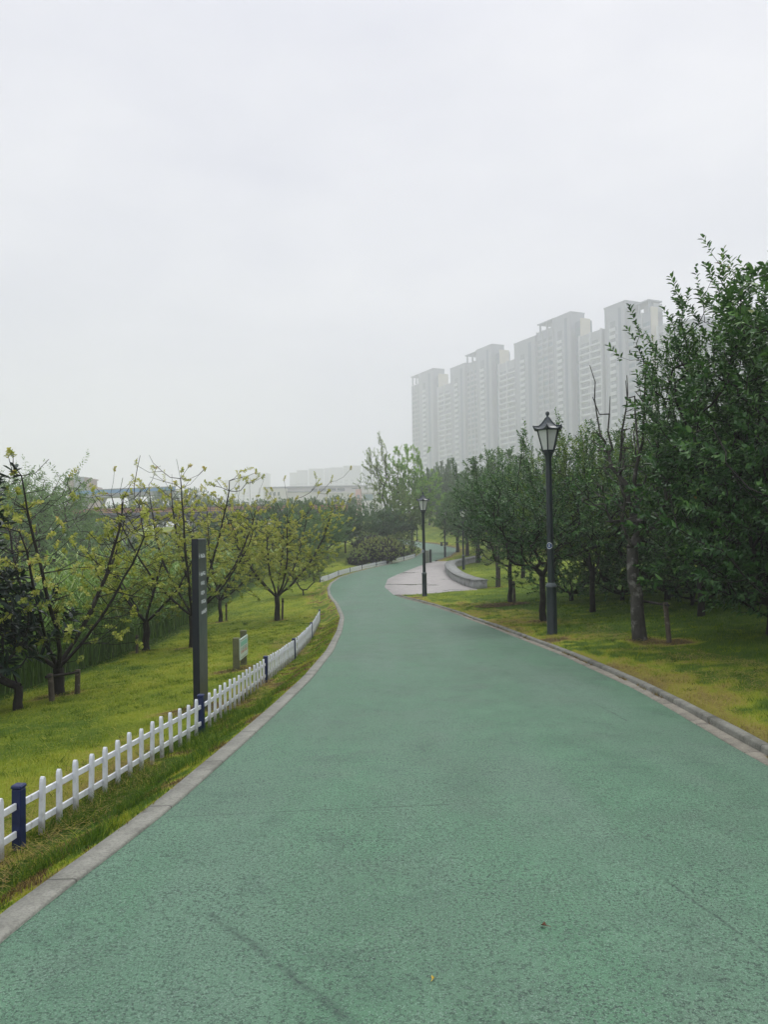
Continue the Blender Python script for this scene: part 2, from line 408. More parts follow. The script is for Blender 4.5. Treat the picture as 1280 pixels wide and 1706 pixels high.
strip('kerb_right', Yk, [b+.095, b+.103+.012*nz(2, 7), b+.115+.012*nz(2, 7), b+KR-.012, b+KR, b+KR], [z-.05, z+.042+.016*nz(1, 3), z+.056+.016*nz(1, 3), z+.058+.016*nz(1, 3), z+.050, z-.06], MAT_KERB_R)
Yk = Yp[(Yp > PLAZA1) & (Yp < 125)]; b, z = XR(Yk), zpath(Yk)
strip('kerb_right_beyond', Yk, [b-.01, b, b+.15, b+.17], [z-.06, z+.06, z+.06, z-.06], MAT_KERB_R)
# the forecourt by the curved wall
Yq = np.arange(PLAZA0, PLAZA1+.01, .3); b = XR(Yq); w = np.maximum(wall_x(Yq)+.05, b+.3); z = zpath(Yq)
front = b+(3.9-b)*0
strip('plaza', Yq, [b-.02, b, b+(w-b)*.33, b+(w-b)*.66, w], [z-.05, z+.016, z+.018, z+.02, z+.02], MAT_PLAZA)

# low curved concrete wall round the forecourt
def build_wall():
    ys = np.concatenate([np.arange(36.6, 60.8, .4)]); xs = wall_x(ys)
    tx, ty = np.gradient(xs), np.gradient(ys); L = np.hypot(tx, ty); nx, ny = ty/L, -tx/L        # towards the lawn
    def body(d0, d1, z0, z1):
        zb = zpath(ys); V = []
        for d, zz in ((d0, z0), (d0, z1), (d1, z1), (d1, z0)): V.append(np.stack([xs+nx*d, ys+ny*d, zb+zz], -1))
        V = np.stack(V, 1); n = len(ys); idx = np.arange(n*4).reshape(n, 4); F = []
        for k in range(4):
            k2 = (k+1) % 4; F.append(np.stack([idx[:-1, k], idx[1:, k], idx[1:, k2], idx[:-1, k2]], -1))
        F = np.concatenate(F); caps = np.array([idx[0], idx[-1][::-1]])
        return V.reshape(-1, 3), [F, caps]
    r = thing('garden_wall', 'low curved concrete wall edging the wet paved forecourt', 'wall')
    V, F = body(0, .62, -.2, .37); link('wall_body', np_mesh('wall_body', V, F, MAT_WALL), r)
    V, F = body(-.03, .66, .373, .44); link('coping', np_mesh('coping', V, F, MAT_WALL), r)
build_wall()

# ------------------------------------------------------------------ grass and other ground cover
def blades(name, X, Y, hgt, wid, lean=.5, mat=MAT_BLADE, tint=None, seg2=False, z=None, tj=.10):
    n = len(X); Z = height(X, Y) if z is None else z
    a = rng.uniform(0, 2*PI, n); d = np.stack([np.cos(a), np.sin(a)], -1); b = rng.uniform(0, 2*PI, n)
    s = np.stack([np.cos(b), np.sin(b)], -1)*wid[:, None]*.5
    ln = (hgt*lean*rng.uniform(.2, 1.3, n))[:, None]*d
    P = np.stack([X, Y], -1)
    up = hgt*np.sqrt(np.maximum(.1, 1-(lean*.7)**2))
    if seg2:
        V = np.zeros((n, 5, 3)); V[:, 0, :2] = P-s; V[:, 1, :2] = P+s; V[:, 2, :2] = P+ln*.3+s*.8; V[:, 3, :2] = P+ln*.3-s*.8; V[:, 4, :2] = P+ln
        V[:, :2, 2] = (Z-.01)[:, None]; V[:, 2:4, 2] = (Z+up*.6)[:, None]; V[:, 4, 2] = Z+up
        i = np.arange(n)*5; F = [np.stack([i, i+1, i+2, i+3], -1), np.stack([i+3, i+2, i+4], -1)]; rep = 1
    else:
        V = np.zeros((n, 3, 3)); V[:, 0, :2] = P-s; V[:, 1, :2] = P+s; V[:, 2, :2] = P+ln
        V[:, :2, 2] = (Z-.008)[:, None]; V[:, 2, 2] = Z+up
        F = [np.arange(n*3).reshape(n, 3)]
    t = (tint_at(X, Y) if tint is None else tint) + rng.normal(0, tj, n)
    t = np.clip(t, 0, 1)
    tt = np.concatenate([t, t]) if seg2 else t
    me = np_mesh(name, V.reshape(-1, 3), F, mat, False, [('tint', 'FACE', tt)])
    return kind(link(name, me), 'stuff')

def sample(n, side, y0, y1, s0, s1, pw=1.0):
    u = rng.uniform(0, 1, n); Y = y0*(y1/y0)**(u**pw)
    s = rng.uniform(s0, s1, n)
    X = XL(Y)-KL-s if side < 0 else XR(Y)+KR+s
    return X, Y
def keep(X, Y, m): return X[m], Y[m]

def lawn(name, parts):
    Xs, Ys, H, W = [], [], [], []
    for n, side, y0, y1, s0, s1, h, w in parts:
        X, Y = sample(n, side, y0, y1, s0, s1)
        k = np.clip(Y/10, .8, 6)
        Xs.append(X); Ys.append(Y); H.append(h*rng.uniform(.5, 1.3, n)*(.75+.6*fbm(X*2.3, Y*2.3, 23))); W.append(w*k*rng.uniform(.7, 1.3, n))
    X, Y, H, W = map(np.concatenate, (Xs, Ys, H, W))
    m = (Y < PLAZA0-.2) | (Y > PLAZA1+.6) | (X < XL(Y)) | (X > wall_x(Y)+.75)
    blades(name, X[m], Y[m], H[m], W[m], .75)
lawn('lawn_grass', [(165000, -1, 2.4, 24, .75, 5.6, .036, .0046), (26000, -1, 24, 60, .4, 7, .05, .005), (14000, -1, 52, 100, .4, 12, .06, .005)])
lawn('bank_grass', [(175000, 1, 2.6, 26, .0, 9.5, .042, .0046), (30000, 1, 24, 60, .0, 12, .05, .005), (22000, 1, 62, 130, .0, 22, .07, .005)])
# rougher grass between kerb and fence, and spilling over the kerbs
X, Y = sample(52000, -1, 1.8, 22, -.01, .82); g = fbm(X*3, Y*3, 31)
blades('verge_grass', X, Y, (.018+.050*sstep(.4, .75, g)*np.exp(-Y/6))*rng.uniform(.5, 1.3, len(X)), .0042*np.clip(Y/7, .8, 3)*rng.uniform(.7, 1.3, len(X)), .8, seg2=True)
X, Y = sample(22000, -1, 1.8, 10, .04, .85); g = fbm(X*2.2, Y*2.2, 33); m = g > .53
X, Y = keep(X, Y, m); blades('verge_tufts', X, Y, rng.uniform(.035, .12, len(X)), rng.uniform(.003, .006, len(X)), .9, seg2=True, tint=np.full(len(X), .24))
# dry cut stalks raked against the fence and along the right kerb
def straw(name, X, Y, L, w, tint, dz=.012):
    n = len(X); a = rng.uniform(0, 2*PI, n); d = np.stack([np.cos(a), np.sin(a), rng.uniform(-.05, .28, n)], -1)
    p = np.stack([-d[:, 1], d[:, 0], 0*a], -1)*w[:, None]*.5
    P = np.stack([X, Y, height(X, Y)+dz+rng.uniform(0, .02, n)], -1); E = P+d*L[:, None]
    V = np.stack([P-p, P+p, E+p*.5, E-p*.5], 1); F = np.arange(n*4).reshape(n, 4)
    kind(link(name, np_mesh(name, V.reshape(-1, 3), [F], MAT_BLADE, False, [('tint', 'FACE', np.clip(tint+rng.normal(0, .06, n), 0, 1))])), 'stuff')
X, Y = sample(11000, -1, 2.5, 20, .45, 1.4); m = fbm(X*1.3, Y*.6, 16) > .47; X, Y = keep(X, Y, m)
straw('dry_straw', X, Y, rng.uniform(.04, .16, len(X)), .004*np.clip(Y/7, .8, 3), np.full(len(X), .83))
X, Y = sample(9000, -1, 4, 40, 1, 5.2); straw('grass_clippings', X, Y, rng.uniform(.03, .12, len(X)), .004*np.clip(Y/8, .8, 4), np.full(len(X), .68))
X, Y = sample(15000, 1, 4.5, 26, .02, 1.6); m = fbm(X*1.1, Y*.8, 17) > .42; X, Y = keep(X, Y, m)
straw('dry_kerbside_grass', X, Y, rng.uniform(.03, .12, len(X)), .0045*np.clip(Y/8, .8, 3), np.full(len(X), .84))
X, Y = sample(11000, 1, 4.6, 30, -.11, .03); m = fbm(X*2, Y*1.7, 19) > .55; X, Y = keep(X, Y, m)
blades('gutter_weeds', X, Y, rng.uniform(.015, .06, len(X)), .006*np.clip(Y/8, .8, 3), 1.0, tint=np.full(len(X), .93), z=zpath(Y)+.01)

for nm, side, s1, n in (('lawn_tufts', -1, 5.2, 900), ('bank_tufts', 1, 7.0, 1300)):
    cx, cy = sample(n, side, 3.6, 26, .5 if side < 0 else .03, s1); X = np.repeat(cx, 22)+rng.normal(0, .045, n*22); Y = np.repeat(cy, 22)+rng.normal(0, .045, n*22)
    h = np.repeat(rng.uniform(.035, .10, n), 22)*rng.uniform(.5, 1.2, n*22); t = np.repeat(np.clip(rng.normal(.27, .13, n), .05, .75), 22)
    blades(nm, X, Y, h, .0045*np.clip(Y/8, .8, 3)*rng.uniform(.7, 1.4, n*22), .9, tint=t, tj=.05)
# reeds down the bank on the left
MAT_REED = leafmat('reed', [(0, (.045, .075, .026)), (.35, (.095, .17, .045)), (.7, (.20, .34, .085)), (1, (.38, .45, .20))], .3, .6)
def reeds():
    n = 11000; Y = 5*(52/5)**rng.uniform(0, 1, n); s = 5.5+rng.uniform(0, 1, n)**1.3*9
    X = XL(Y)-KL-s; H = rng.uniform(1.9, 3.0, n)*(.75+.5*fbm(X*.4, Y*.4, 41)); H *= np.clip(.5+(s-5.3)*.6, .5, 1); H = np.where(Y < 9, H*.7, H)
    Z = height(X, Y); lean = rng.normal(0, .09, (n, 2)); kw = np.clip(Y/14, .8, 3)
    V, F, T = [], [], []; o = 0
    def quadstrip(P0, P1, P2, w0, w1, t):
        nonlocal o
        d = (P2-P0)[:, :2]; a = rng.uniform(0, 2*PI, len(P0)); sd = np.stack([np.cos(a), np.sin(a), 0*a], -1)
        vv = np.stack([P0-sd*w0[:, None], P0+sd*w0[:, None], P1+sd*w1[:, None], P1-sd*w1[:, None], P2], 1).reshape(-1, 3); V.append(vv)
        i = o+np.arange(len(P0))*5; F.append((np.stack([i, i+1, i+2, i+3], -1), np.stack([i+3, i+2, i+4], -1))); T.append(t); o += len(vv)
    base = np.stack([X, Y, Z], -1); top = base+np.stack([lean[:, 0]*H, lean[:, 1]*H, H], -1)
    quadstrip(base, base+(top-base)*.6, top, .008*kw, .006*kw, .22+rng.uniform(0, .3, n)+.35*(rng.uniform(0, 1, n) > .93))
    for k in range(7):
        f = .25+.72*(k+rng.uniform(0, 1, n))/7; p0 = base+(top-base)*f[:, None]; a = rng.uniform(0, 2*PI, n); L = rng.uniform(.3, .65, n)
        d = np.stack([np.cos(a)*.75, np.sin(a)*.75, rng.uniform(.35, .8, n)], -1)
        p1 = p0+d*(L*.55)[:, None]; p2 = p1+(d*np.array([1, 1, -.15]))*(L*.5)[:, None]
        quadstrip(p0, p1, p2, .010*kw, .013*kw, np.clip(.22+.65*f**1.3+rng.normal(0, .12, n), 0, 1))
    f4 = np.concatenate([f[0] for f in F]); f3 = np.concatenate([f[1] for f in F]); T = np.concatenate(T)
    me = np_mesh('reeds', np.concatenate(V), [f4, f3], MAT_REED, False, [('tint', 'FACE', np.concatenate([T, T]))])
    kind(link('reeds', me), 'stuff')
reeds()
# ------------------------------------------------------------------ trees
def unit(v): return v/np.maximum(np.linalg.norm(v, axis=-1, keepdims=True), 1e-9)

def skeleton(rg, targets, trunk_h, trunk_r, step=.22, bias=.28, lean=(0, 0), wig=.05, tip=.003, expo=.46, arch=.25, limbs=None):
    """joins every twig target to the nearest wood already there, from the trunk outwards"""
    pos = []; par = []
    nt = max(3, int(trunk_h/step))
    for i in range(nt+1):
        f = i/nt; pos.append((lean[0]*f+rg.normal(0, .012)*(i > 0), lean[1]*f+rg.normal(0, .012)*(i > 0), trunk_h*f)); par.append(i-1)
    cap = len(targets)*14+200
    P = np.zeros((cap, 3)); PL = np.full(cap, 1e9); n = len(pos)
    P[:n] = pos; PL[:n] = np.arange(n)*step*.3; PL[:int(n*.6)] += 5
    par = par + [0]*(cap-n); tips = []
    for lb in (limbs or []):
        prev = nt
        for q, p in enumerate(lb):
            P[n] = p; par[n] = prev; PL[n] = PL[prev]+step*.35; prev = n; n += 1
        ends = prev
        tips.append(prev)
    n_limb = len(tips)
    order = np.argsort(np.linalg.norm(targets-P[n-1], axis=1))
    for k in order:
        t = targets[k]; d = np.linalg.norm(P[:n]-t, axis=1)
        below = np.maximum(0, P[:n, 2]-t[2]+.1)*.5
        j = int(np.argmin(d+bias*PL[:n]+below)); L = d[j]; m = max(1, int(round(L/step))); p0 = P[j].copy(); prev = j
        for q in range(1, m+1):
            f = q/m; p = p0+(t-p0)*f
            p[2] -= arch*L*.5*math.sin(PI*f)*(.4 if t[2] < p0[2] else 1); p += rg.normal(0, wig*step, 3)*(q < m)
            P[n] = p; par[n] = prev; PL[n] = PL[prev]+L/m; prev = n; n += 1
            if n >= cap-2: break
        tips.append(prev)
        if n >= cap-40: break
    P = P[:n]; par = np.array(par[:n])
    cnt = np.zeros(n)
    for tpi in tips: cnt[tpi] += 1
    for i in range(n-1, 0, -1):
        if par[i] >= 0: cnt[par[i]] += cnt[i]
    r = tip*np.maximum(cnt, 1)**expo; sc = trunk_r/r[nt]
    r = np.where(cnt > 2, r*(1+(sc-1)*np.clip(cnt/cnt[nt], 0, 1)**.6), r)
    for i in range(nt+1): r[i] = trunk_r*(.92+.28*(1-i/nt)**3+.08*(1-i/nt))
    return P, par, r, np.array(tips[n_limb:]), order[:len(tips)-n_limb]

def wood_mesh(name, P, par, r, mat, nseg=6):
    c = np.where(par >= 0)[0]; a = par[c]
    A, B = P[a], P[c]; ra = np.minimum(r[a], r[c]*1.35); rb = r[c]
    T = unit(B-A); ref = np.where(np.abs(T[:, :1]) < .8, np.array([[1., 0, 0]]), np.array([[0, 1., 0]]))
    u = unit(np.cross(T, ref)); v = np.cross(T, u)
    ang = np.arange(nseg)*2*PI/nseg; ca, sa = np.cos(ang), np.sin(ang)
    ring = u[:, None]*ca[None, :, None]+v[:, None]*sa[None, :, None]
    VA = A[:, None]-T[:, None]*ra[:, None, None]*.3+ring*ra[:, None, None]; VB = B[:, None]+ring*rb[:, None, None]
    V = np.concatenate([VA, VB], 1).reshape(-1, 3); n = len(c); base = np.arange(n)[:, None]*2*nseg; k = np.arange(nseg)[None]; k2 = (k+1) % nseg
    F = np.stack([base+k, base+k2, base+nseg+k2, base+nseg+k], -1).reshape(-1, 4)
    return np_mesh(name, V, [F], mat, True)

def leaf_mesh(name, P, D, Nn, L, W, tint, mat, simple=False):
    D = unit(D); S = unit(np.cross(D, Nn)); Nn = np.cross(S, D); n = len(P); L = L[:, None]; W = W[:, None]
    if simple:
        V = np.stack([P, P+D*L*.5+S*W*.5+Nn*W*.15, P+D*L-Nn*L*.1, P+D*L*.5-S*W*.5+Nn*W*.15], 1); i = np.arange(n)*4
        F = [np.stack([i, i+1, i+2, i+3], -1)]; t = tint
    else:
        V = np.stack([P, P+D*L*.32+S*W*.46+Nn*W*.16, P+D*L*.68+S*W*.42+Nn*W*.12-Nn*L*.03, P+D*L-Nn*L*.14, P+D*L*.68-S*W*.42+Nn*W*.12-Nn*L*.03, P+D*L*.32-S*W*.46+Nn*W*.16], 1)
        i = np.arange(n)*6; F = [np.stack([i, i+1, i+2, i+3], -1), np.stack([i, i+3, i+4, i+5], -1)]; t = np.concatenate([tint, tint])
    return np_mesh(name, V.reshape(-1, 3), F, mat, False, [('tint', 'FACE', np.clip(t, 0, 1))])

def sprigs(rg, base, axis, n, slen, ll, lw, open_=.9, droop=.15, tint=None, tj=.10, bunch=0.0):
    """n leaves set round each twig; returns flat arrays"""
    m = len(base); axis = unit(axis)
    ref = np.where(np.abs(axis[:, 2:3]) < .8, np.array([[0, 0, 1.]]), np.array([[1., 0, 0]])); u = unit(np.cross(axis, ref)); v = np.cross(axis, u)
    k = np.arange(n)[None]; f = (k+.5)/n + rg.uniform(-.3, .3, (m, n))/n
    f = f**(1-bunch) if bunch else f
    ph = k*2.399+rg.uniform(0, 6.28, (m, 1))+rg.normal(0, .35, (m, n))
    sl = (slen*rg.uniform(.6, 1.3, m))[:, None]
    bow = rg.normal(0, .16, (m, 3))
    P = base[:, None]+axis[:, None]*(f*sl)[..., None]+bow[:, None]*((f*f)*sl)[..., None]
    rad = u[:, None]*np.cos(ph)[..., None]+v[:, None]*np.sin(ph)[..., None]
    op = open_*(1.15-.55*f)
    D = axis[:, None]*np.cos(op)[..., None]+rad*np.sin(op)[..., None]; D[..., 2] -= droop*rg.uniform(.3, 1.6, (m, n))
    Nn = axis[:, None]*.6-rad*.5+np.array([0, 0, .75])+rg.normal(0, .3, (m, n, 3))
    L = ll*rg.uniform(.5, 1.3, (m, n))*(1-.25*(f > .85)); W = lw*rg.uniform(.75, 1.2, (m, n))
    t = (np.full(m, .5) if tint is None else tint)[:, None]+rg.normal(0, tj, (m, n))
    fl = lambda a: a.reshape(-1, a.shape[-1])
    return fl(P), fl(D), fl(Nn), L.ravel(), W.ravel(), t.ravel()

def env_round(rg, n, R, cz, lobes=.28, hollow=.45, flat=.0, bottom=.8, spikes=0, spike_h=.9, seed=0, off=(0, 0)):
    """twig positions through an uneven crown"""
    d = unit(rg.normal(0, 1, (n*2, 3))); az = np.arctan2(d[:, 1], d[:, 0]); el = d[:, 2]
    lob = 1+lobes*(2*fbm(az*1.4+20, el*2.2+9, 51+seed)-1)*1.6
    rr = (hollow+(1-hollow)*rg.uniform(0, 1, n*2)**.6)*lob
    p = d*rr[:, None]*np.array(R); p[:, 2] = np.where(p[:, 2] < 0, p[:, 2]*bottom, p[:, 2]); p += np.array([off[0], off[1], cz])
    # gaps: some clumps of the crown are left empty
    g = fbm(p[:, 0]*1.5+p[:, 2]*.8, p[:, 1]*1.5+p[:, 2]*1.3, 60+seed); p = p[g > np.quantile(g, .22)][:n]
    if spikes:
        q = p[rg.choice(len(p), spikes*3, False)]; q = q[np.argsort(-(q[:, 2]+.3*rg.uniform(0, 1, len(q))))][:spikes]
        ex = []
        for s in q:
            dirn = unit(np.array([(s[0]-off[0])*.10, (s[1]-off[1])*.10, 1.0])); h = spike_h*rg.uniform(.4, 1.1)
            for k in range(max(2, int(h/.17))): ex.append(s+dirn*(k+1)*.17+rg.normal(0, .025, 3))
        p = np.vstack([p, np.array(ex)])
    return p

def env_vase(rg, n, R, h0, H, seed=0, clump=9):
    """open goblet of clumps at the ends of rising limbs"""
    nc = max(6, n//clump); az = rg.uniform(0, 2*PI)+np.arange(nc)*2.399; t = rg.uniform(.12, 1, nc)
    rad = R*(.30+.70*t**.55)*rg.uniform(.55, 1.08, nc); z = h0+(H-h0)*t*rg.uniform(.78, 1.08, nc)
    c = np.stack([np.cos(az)*rad, np.sin(az)*rad, z], -1)
    p = c[rg.integers(0, nc, n)]+rg.normal(0, 1, (n, 3))*np.array([.24, .24, .17])*(R/1.6)
    return p

TREE_MATS = {}
def make_tree(seed, targets, trunk_h, trunk_r, wood, leaf, n=14, slen=.3, ll=.09, lw=.04, simple=False, up=.55, out=.7, droop=.15, open_=.9, tint0=.45, tint_top=.25, tj=.13, bare=0, bare_pts=None, nseg=6, center=None, step=.22, bias=.28, lean=(0, 0), wig=.10, bunch=0, arch=.25, tip=.003, dead=0.0, jit=.28, limbs=None):
    rg = np.random.default_rng(seed)
    allt = targets if bare_pts is None else np.vstack([targets, bare_pts])
    P, par, r, tips, order = skeleton(rg, allt, trunk_h, trunk_r, step, bias, lean, wig, arch=arch, tip=tip, limbs=limbs)
    wm = wood_mesh('trunk', P, par, r, wood, nseg)
    ok = order < len(targets)
    if dead: ok &= rg.uniform(0, 1, len(ok)) > dead
    base = P[tips][ok]; c = base.mean(0) if center is None else np.array(center)
    od = unit(base-c); bd = unit(P[tips][ok]-P[par[tips]][ok])
    axis = od*out+bd*.5+np.array([0, 0, up])+rg.normal(0, jit, base.shape)
    zmin, zmax = base[:, 2].min(), base[:, 2].max()
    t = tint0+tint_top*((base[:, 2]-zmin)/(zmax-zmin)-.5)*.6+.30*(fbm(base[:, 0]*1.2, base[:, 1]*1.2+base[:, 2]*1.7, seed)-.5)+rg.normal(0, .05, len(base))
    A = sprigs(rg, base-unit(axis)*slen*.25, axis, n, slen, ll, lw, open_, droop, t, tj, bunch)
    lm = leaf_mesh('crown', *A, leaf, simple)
    return wm, lm

def plant(name, label, cat, meshes, loc, rz=0, group=None, scale=1.0, parts=('trunk', 'crown')):
    r = thing(name, label, cat, loc, rz, group); r.scale = scale if hasattr(scale, '__len__') else (scale,)*3
    for p, me in zip(parts, meshes): link(p, me, r)
    return r

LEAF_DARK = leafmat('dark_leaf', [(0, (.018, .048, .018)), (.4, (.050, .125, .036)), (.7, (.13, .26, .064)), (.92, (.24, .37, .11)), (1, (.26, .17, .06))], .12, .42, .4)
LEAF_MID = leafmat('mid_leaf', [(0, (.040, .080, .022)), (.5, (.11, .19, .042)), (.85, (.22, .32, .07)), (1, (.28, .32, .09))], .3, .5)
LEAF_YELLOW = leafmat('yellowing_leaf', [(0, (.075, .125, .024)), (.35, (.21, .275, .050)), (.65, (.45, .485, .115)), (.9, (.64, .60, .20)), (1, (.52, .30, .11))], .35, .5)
LEAF_BRIGHT = leafmat('bright_leaf', [(0, (.07, .15, .04)), (.5, (.18, .34, .08)), (1, (.36, .52, .15))], .4, .5)
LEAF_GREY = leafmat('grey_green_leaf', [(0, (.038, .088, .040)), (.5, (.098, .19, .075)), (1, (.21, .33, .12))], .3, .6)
LEAF_MAGNOLIA = leafmat('glossy_leaf', [(0, (.010, .022, .016)), (.5, (.020, .042, .028)), (.9, (.045, .085, .045)), (1, (.12, .10, .03))], .06, .34, .45)
LEAF_OLIVE = leafmat('olive_leaf', [(0, (.055, .10, .022)), (.5, (.16, .23, .045)), (.85, (.32, .36, .085)), (1, (.36, .30, .09))], .25, .5)

def PX(px, Y): return at(px, 878, Y)[0]
def base_at(px, py):
    p = ground(px, py); p.z -= .03; return p
def on_ground(X, Y): return Vector((X, Y, float(height(X, Y))-.03))
def high(p, py): return CAM[2] + ray(CX, py)[2]*p.y - p.z     # height above p of a photo row

# ---- the open yellowing trees on the left lawn
YG = 'open yellowing trees on the left lawn'
def yellow_tree(seed, loc, R, H, label, n=330, th=.6, tr=0.043, bare=26, leafn=24, tint0=.42, sparse=0.0, scale=(1, 1, 1), lean=(0, 0)):
    rg = np.random.default_rng(seed+900)
    n = int(n*1.1); T = env_vase(rg, n, R, th+.25, H, seed); az = rg.uniform(0, 2*PI, bare); q = rg.uniform(.55, 1.02, bare)
    B = np.stack([np.cos(az)*R*q*.75, np.sin(az)*R*q*.75, th+.3+(H-th)*q*rg.uniform(.75, 1.12, bare)], -1)
    nl = 7; limbs = []
    for k in range(nl):
        a0 = k*2*PI/nl+rg.uniform(-.35, .35); el = rg.uniform(.55, .95); p = np.array([lean[0], lean[1], th]); Lh = rg.uniform(.7, 1.05); lb = []; run = 0
        while p[2] < H*Lh*.93 and run < 3.6:
            d = np.array([math.cos(a0)*math.cos(el), math.sin(a0)*math.cos(el), math.sin(el)]); p = p+d*.24+rg.normal(0, .012, 3); run += .24; el = min(1.35, el+.045); a0 += rg.normal(0, .09); lb.append(p.copy())
        limbs.append(lb)
    ends = np.vstack([np.array(l[len(l)//3:]) for l in limbs]); q = ends[rg.integers(0, len(ends), n*2//3)]+rg.normal(0, .27, (n*2//3, 3)); T = np.vstack([T[:n-n*2//3], q])
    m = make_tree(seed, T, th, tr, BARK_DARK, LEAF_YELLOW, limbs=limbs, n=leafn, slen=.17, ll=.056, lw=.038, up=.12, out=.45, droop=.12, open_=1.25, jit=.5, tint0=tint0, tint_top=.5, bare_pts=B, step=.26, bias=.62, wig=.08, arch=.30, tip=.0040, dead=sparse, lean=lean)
    return plant('tree', label, 'tree', m, loc, 0, YG)
p = base_at(97, 1158); yellow_tree(1, p, 1.75, high(p, 795), 'sparse yellow-green tree with forked dark limbs inside a wooden stake frame', n=350, th=.45, tr=0.085, bare=26, sparse=.30, tint0=.56)
p = base_at(243, 1085); yellow_tree(2, p, 1.5, high(p, 905), 'small low-spreading tree with dark trunk between framed tree and grey sign pillar', n=300, th=.75, tr=0.085, bare=16, tint0=.42)
p = base_at(322, 1078); yellow_tree(3, p, 2.0, high(p, 790), 'tall yellow-green tree whose trunk stands half behind the grey sign pillar', n=360, th=.8, tr=0.095, bare=18, tint0=.60)
p = base_at(367, 1036); yellow_tree(4, p, 2.3, high(p, 815), 'yellow-green tree with a thin trunk just right of the grey sign pillar', n=420, th=.8, tr=0.068, bare=14, tint0=.60)
p = base_at(462, 1034); yellow_tree(5, p, 2.2, high(p, 822), 'fullest yellow-green tree, thick trunk and stake, nearest the bend in the path', n=560, th=.8, tr=0.093, bare=12, tint0=.62, leafn=30)

# ---- glossy dark magnolia at the left edge
def magnolia():
    rg = np.random.default_rng(77); p = base_at(30, 1182)
    T = env_round(rg, 170, (1.05, 1.0, .95), 1.15, .25, .3, bottom=.75, seed=4, off=(-.35, 0))
    T = T[T[:, 2] > .25]
    up = np.array([[-.25+.03*k, -.15, 2.2+.17*k] for k in range(7)])+rg.normal(0, .03, (7, 3)); T = np.vstack([T, up])
    m = make_tree(78, T, .35, .06, BARK_DARK, LEAF_MAGNOLIA, n=11, slen=.22, ll=.19, lw=.068, up=.6, out=.6, open_=1.15, tint0=.45, tint_top=.2, bunch=.35, step=.2, droop=.12)
    plant('tree', 'dark glossy broad-leaved evergreen at the left edge of the lawn', 'tree', m, p)
magnolia()

# ---- the dark dense trees along the right bank
DG = 'dark leafy trees massed along the right bank'
def dark_tree(seed, loc, R, H, label, n=520, th=.9, tr=0.062, leaf=None, ll=.10, lw=.045, spikes=14, spike_h=.9, tint0=.42, cz=None, simple=False, leafn=15, bottom=.85, wood=None, hollow=.42, lean=(0, 0), slen=.32, group=DG, name='tree', cat='tree', lobes=.3):
    rg = np.random.default_rng(seed+500); c = cz or (H-spike_h*.5+th*.55)/2+.25; rz = H-spike_h*.6-c
    T = env_round(rg, n, (R, R*.95, rz), c, lobes, hollow, bottom=bottom, spikes=spikes, spike_h=spike_h, seed=seed); T = T[(T[:, 2] > .30) & (T[:, 2] < H-.12)]
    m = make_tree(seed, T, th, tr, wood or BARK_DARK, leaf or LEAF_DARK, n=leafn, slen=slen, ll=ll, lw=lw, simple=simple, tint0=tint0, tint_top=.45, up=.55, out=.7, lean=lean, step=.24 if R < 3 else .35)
    return plant(name, label, cat, m, loc, 0, group), m
p = base_at(906, 1035); dark_tree(21, p, 1.75, high(p, 712), 'dense dark tree whose black trunk stands right behind the nearest lamp post', n=620, th=1.1, tr=0.074, ll=.085, lw=.04, spikes=16, spike_h=1.2)
p = base_at(851, 1004); _, MD2 = dark_tree(22, p, 1.7, high(p, 745), 'dark round tree with a double trunk and stake beside the bare mulch ring', n=560, th=1.2, tr=0.074, ll=.085, lw=.04, spikes=12, spike_h=.8, tint0=.36)
p = base_at(829, 978); dark_tree(23, p, 1.6, high(p, 770), 'smaller dark tree with a pale trunk just behind the mulch-ring tree', n=460, th=1.3, tr=0.074, ll=.085, lw=.042, spikes=8, wood=BARK_GREY, tint0=.40)
p = base_at(832, 940); dark_tree(24, p, 2.4, high(p, 790), 'dark tree behind the curved wall and its lamp post', n=460, th=1.6, tr=0.087, ll=.11, lw=.055, spikes=6, simple=True, tint0=.40)
p = on_ground(PX(985, 19.5), 19.5); dark_tree(25, p, 2.2, high(p, 700), 'lighter olive-green tree behind the pale-barked thin tree, against the towers', n=620, th=.9, tr=0.068, leaf=LEAF_MID, ll=.085, lw=.04, spikes=22, spike_h=1.0, tint0=.5)
p = on_ground(PX(1285, 12.2), 12.2); dark_tree(26, p, 1.95, high(p, 405), 'tallest tree on the right bank, big-leaved, rising out of the frame', n=1550, th=.5, tr=0.10, ll=.108, lw=.048, spikes=26, spike_h=1.1, tint0=.46, leafn=15, cz=3.1, bottom=1.0)
p = on_ground(PX(1165, 16.5), 16.5); dark_tree(27, p, 1.25, high(p, 560), 'upright small-leaved tree with feathery spires left of the tallest tree', n=720, th=.9, tr=0.068, ll=.062, lw=.034, spikes=30, spike_h=1.9, tint0=.46, leafn=17, slen=.26, bottom=1.0)
p = on_ground(PX(1110, 21), 21); _, MD = dark_tree(28, p, 2.7, 5.3, 'low dark tree filling the shade behind the thin tree and its leaning stake', n=900, th=.35, tr=0.08, ll=.10, lw=.05, spikes=12, tint0=.42, bottom=1.0, cz=2.35, leafn=17)
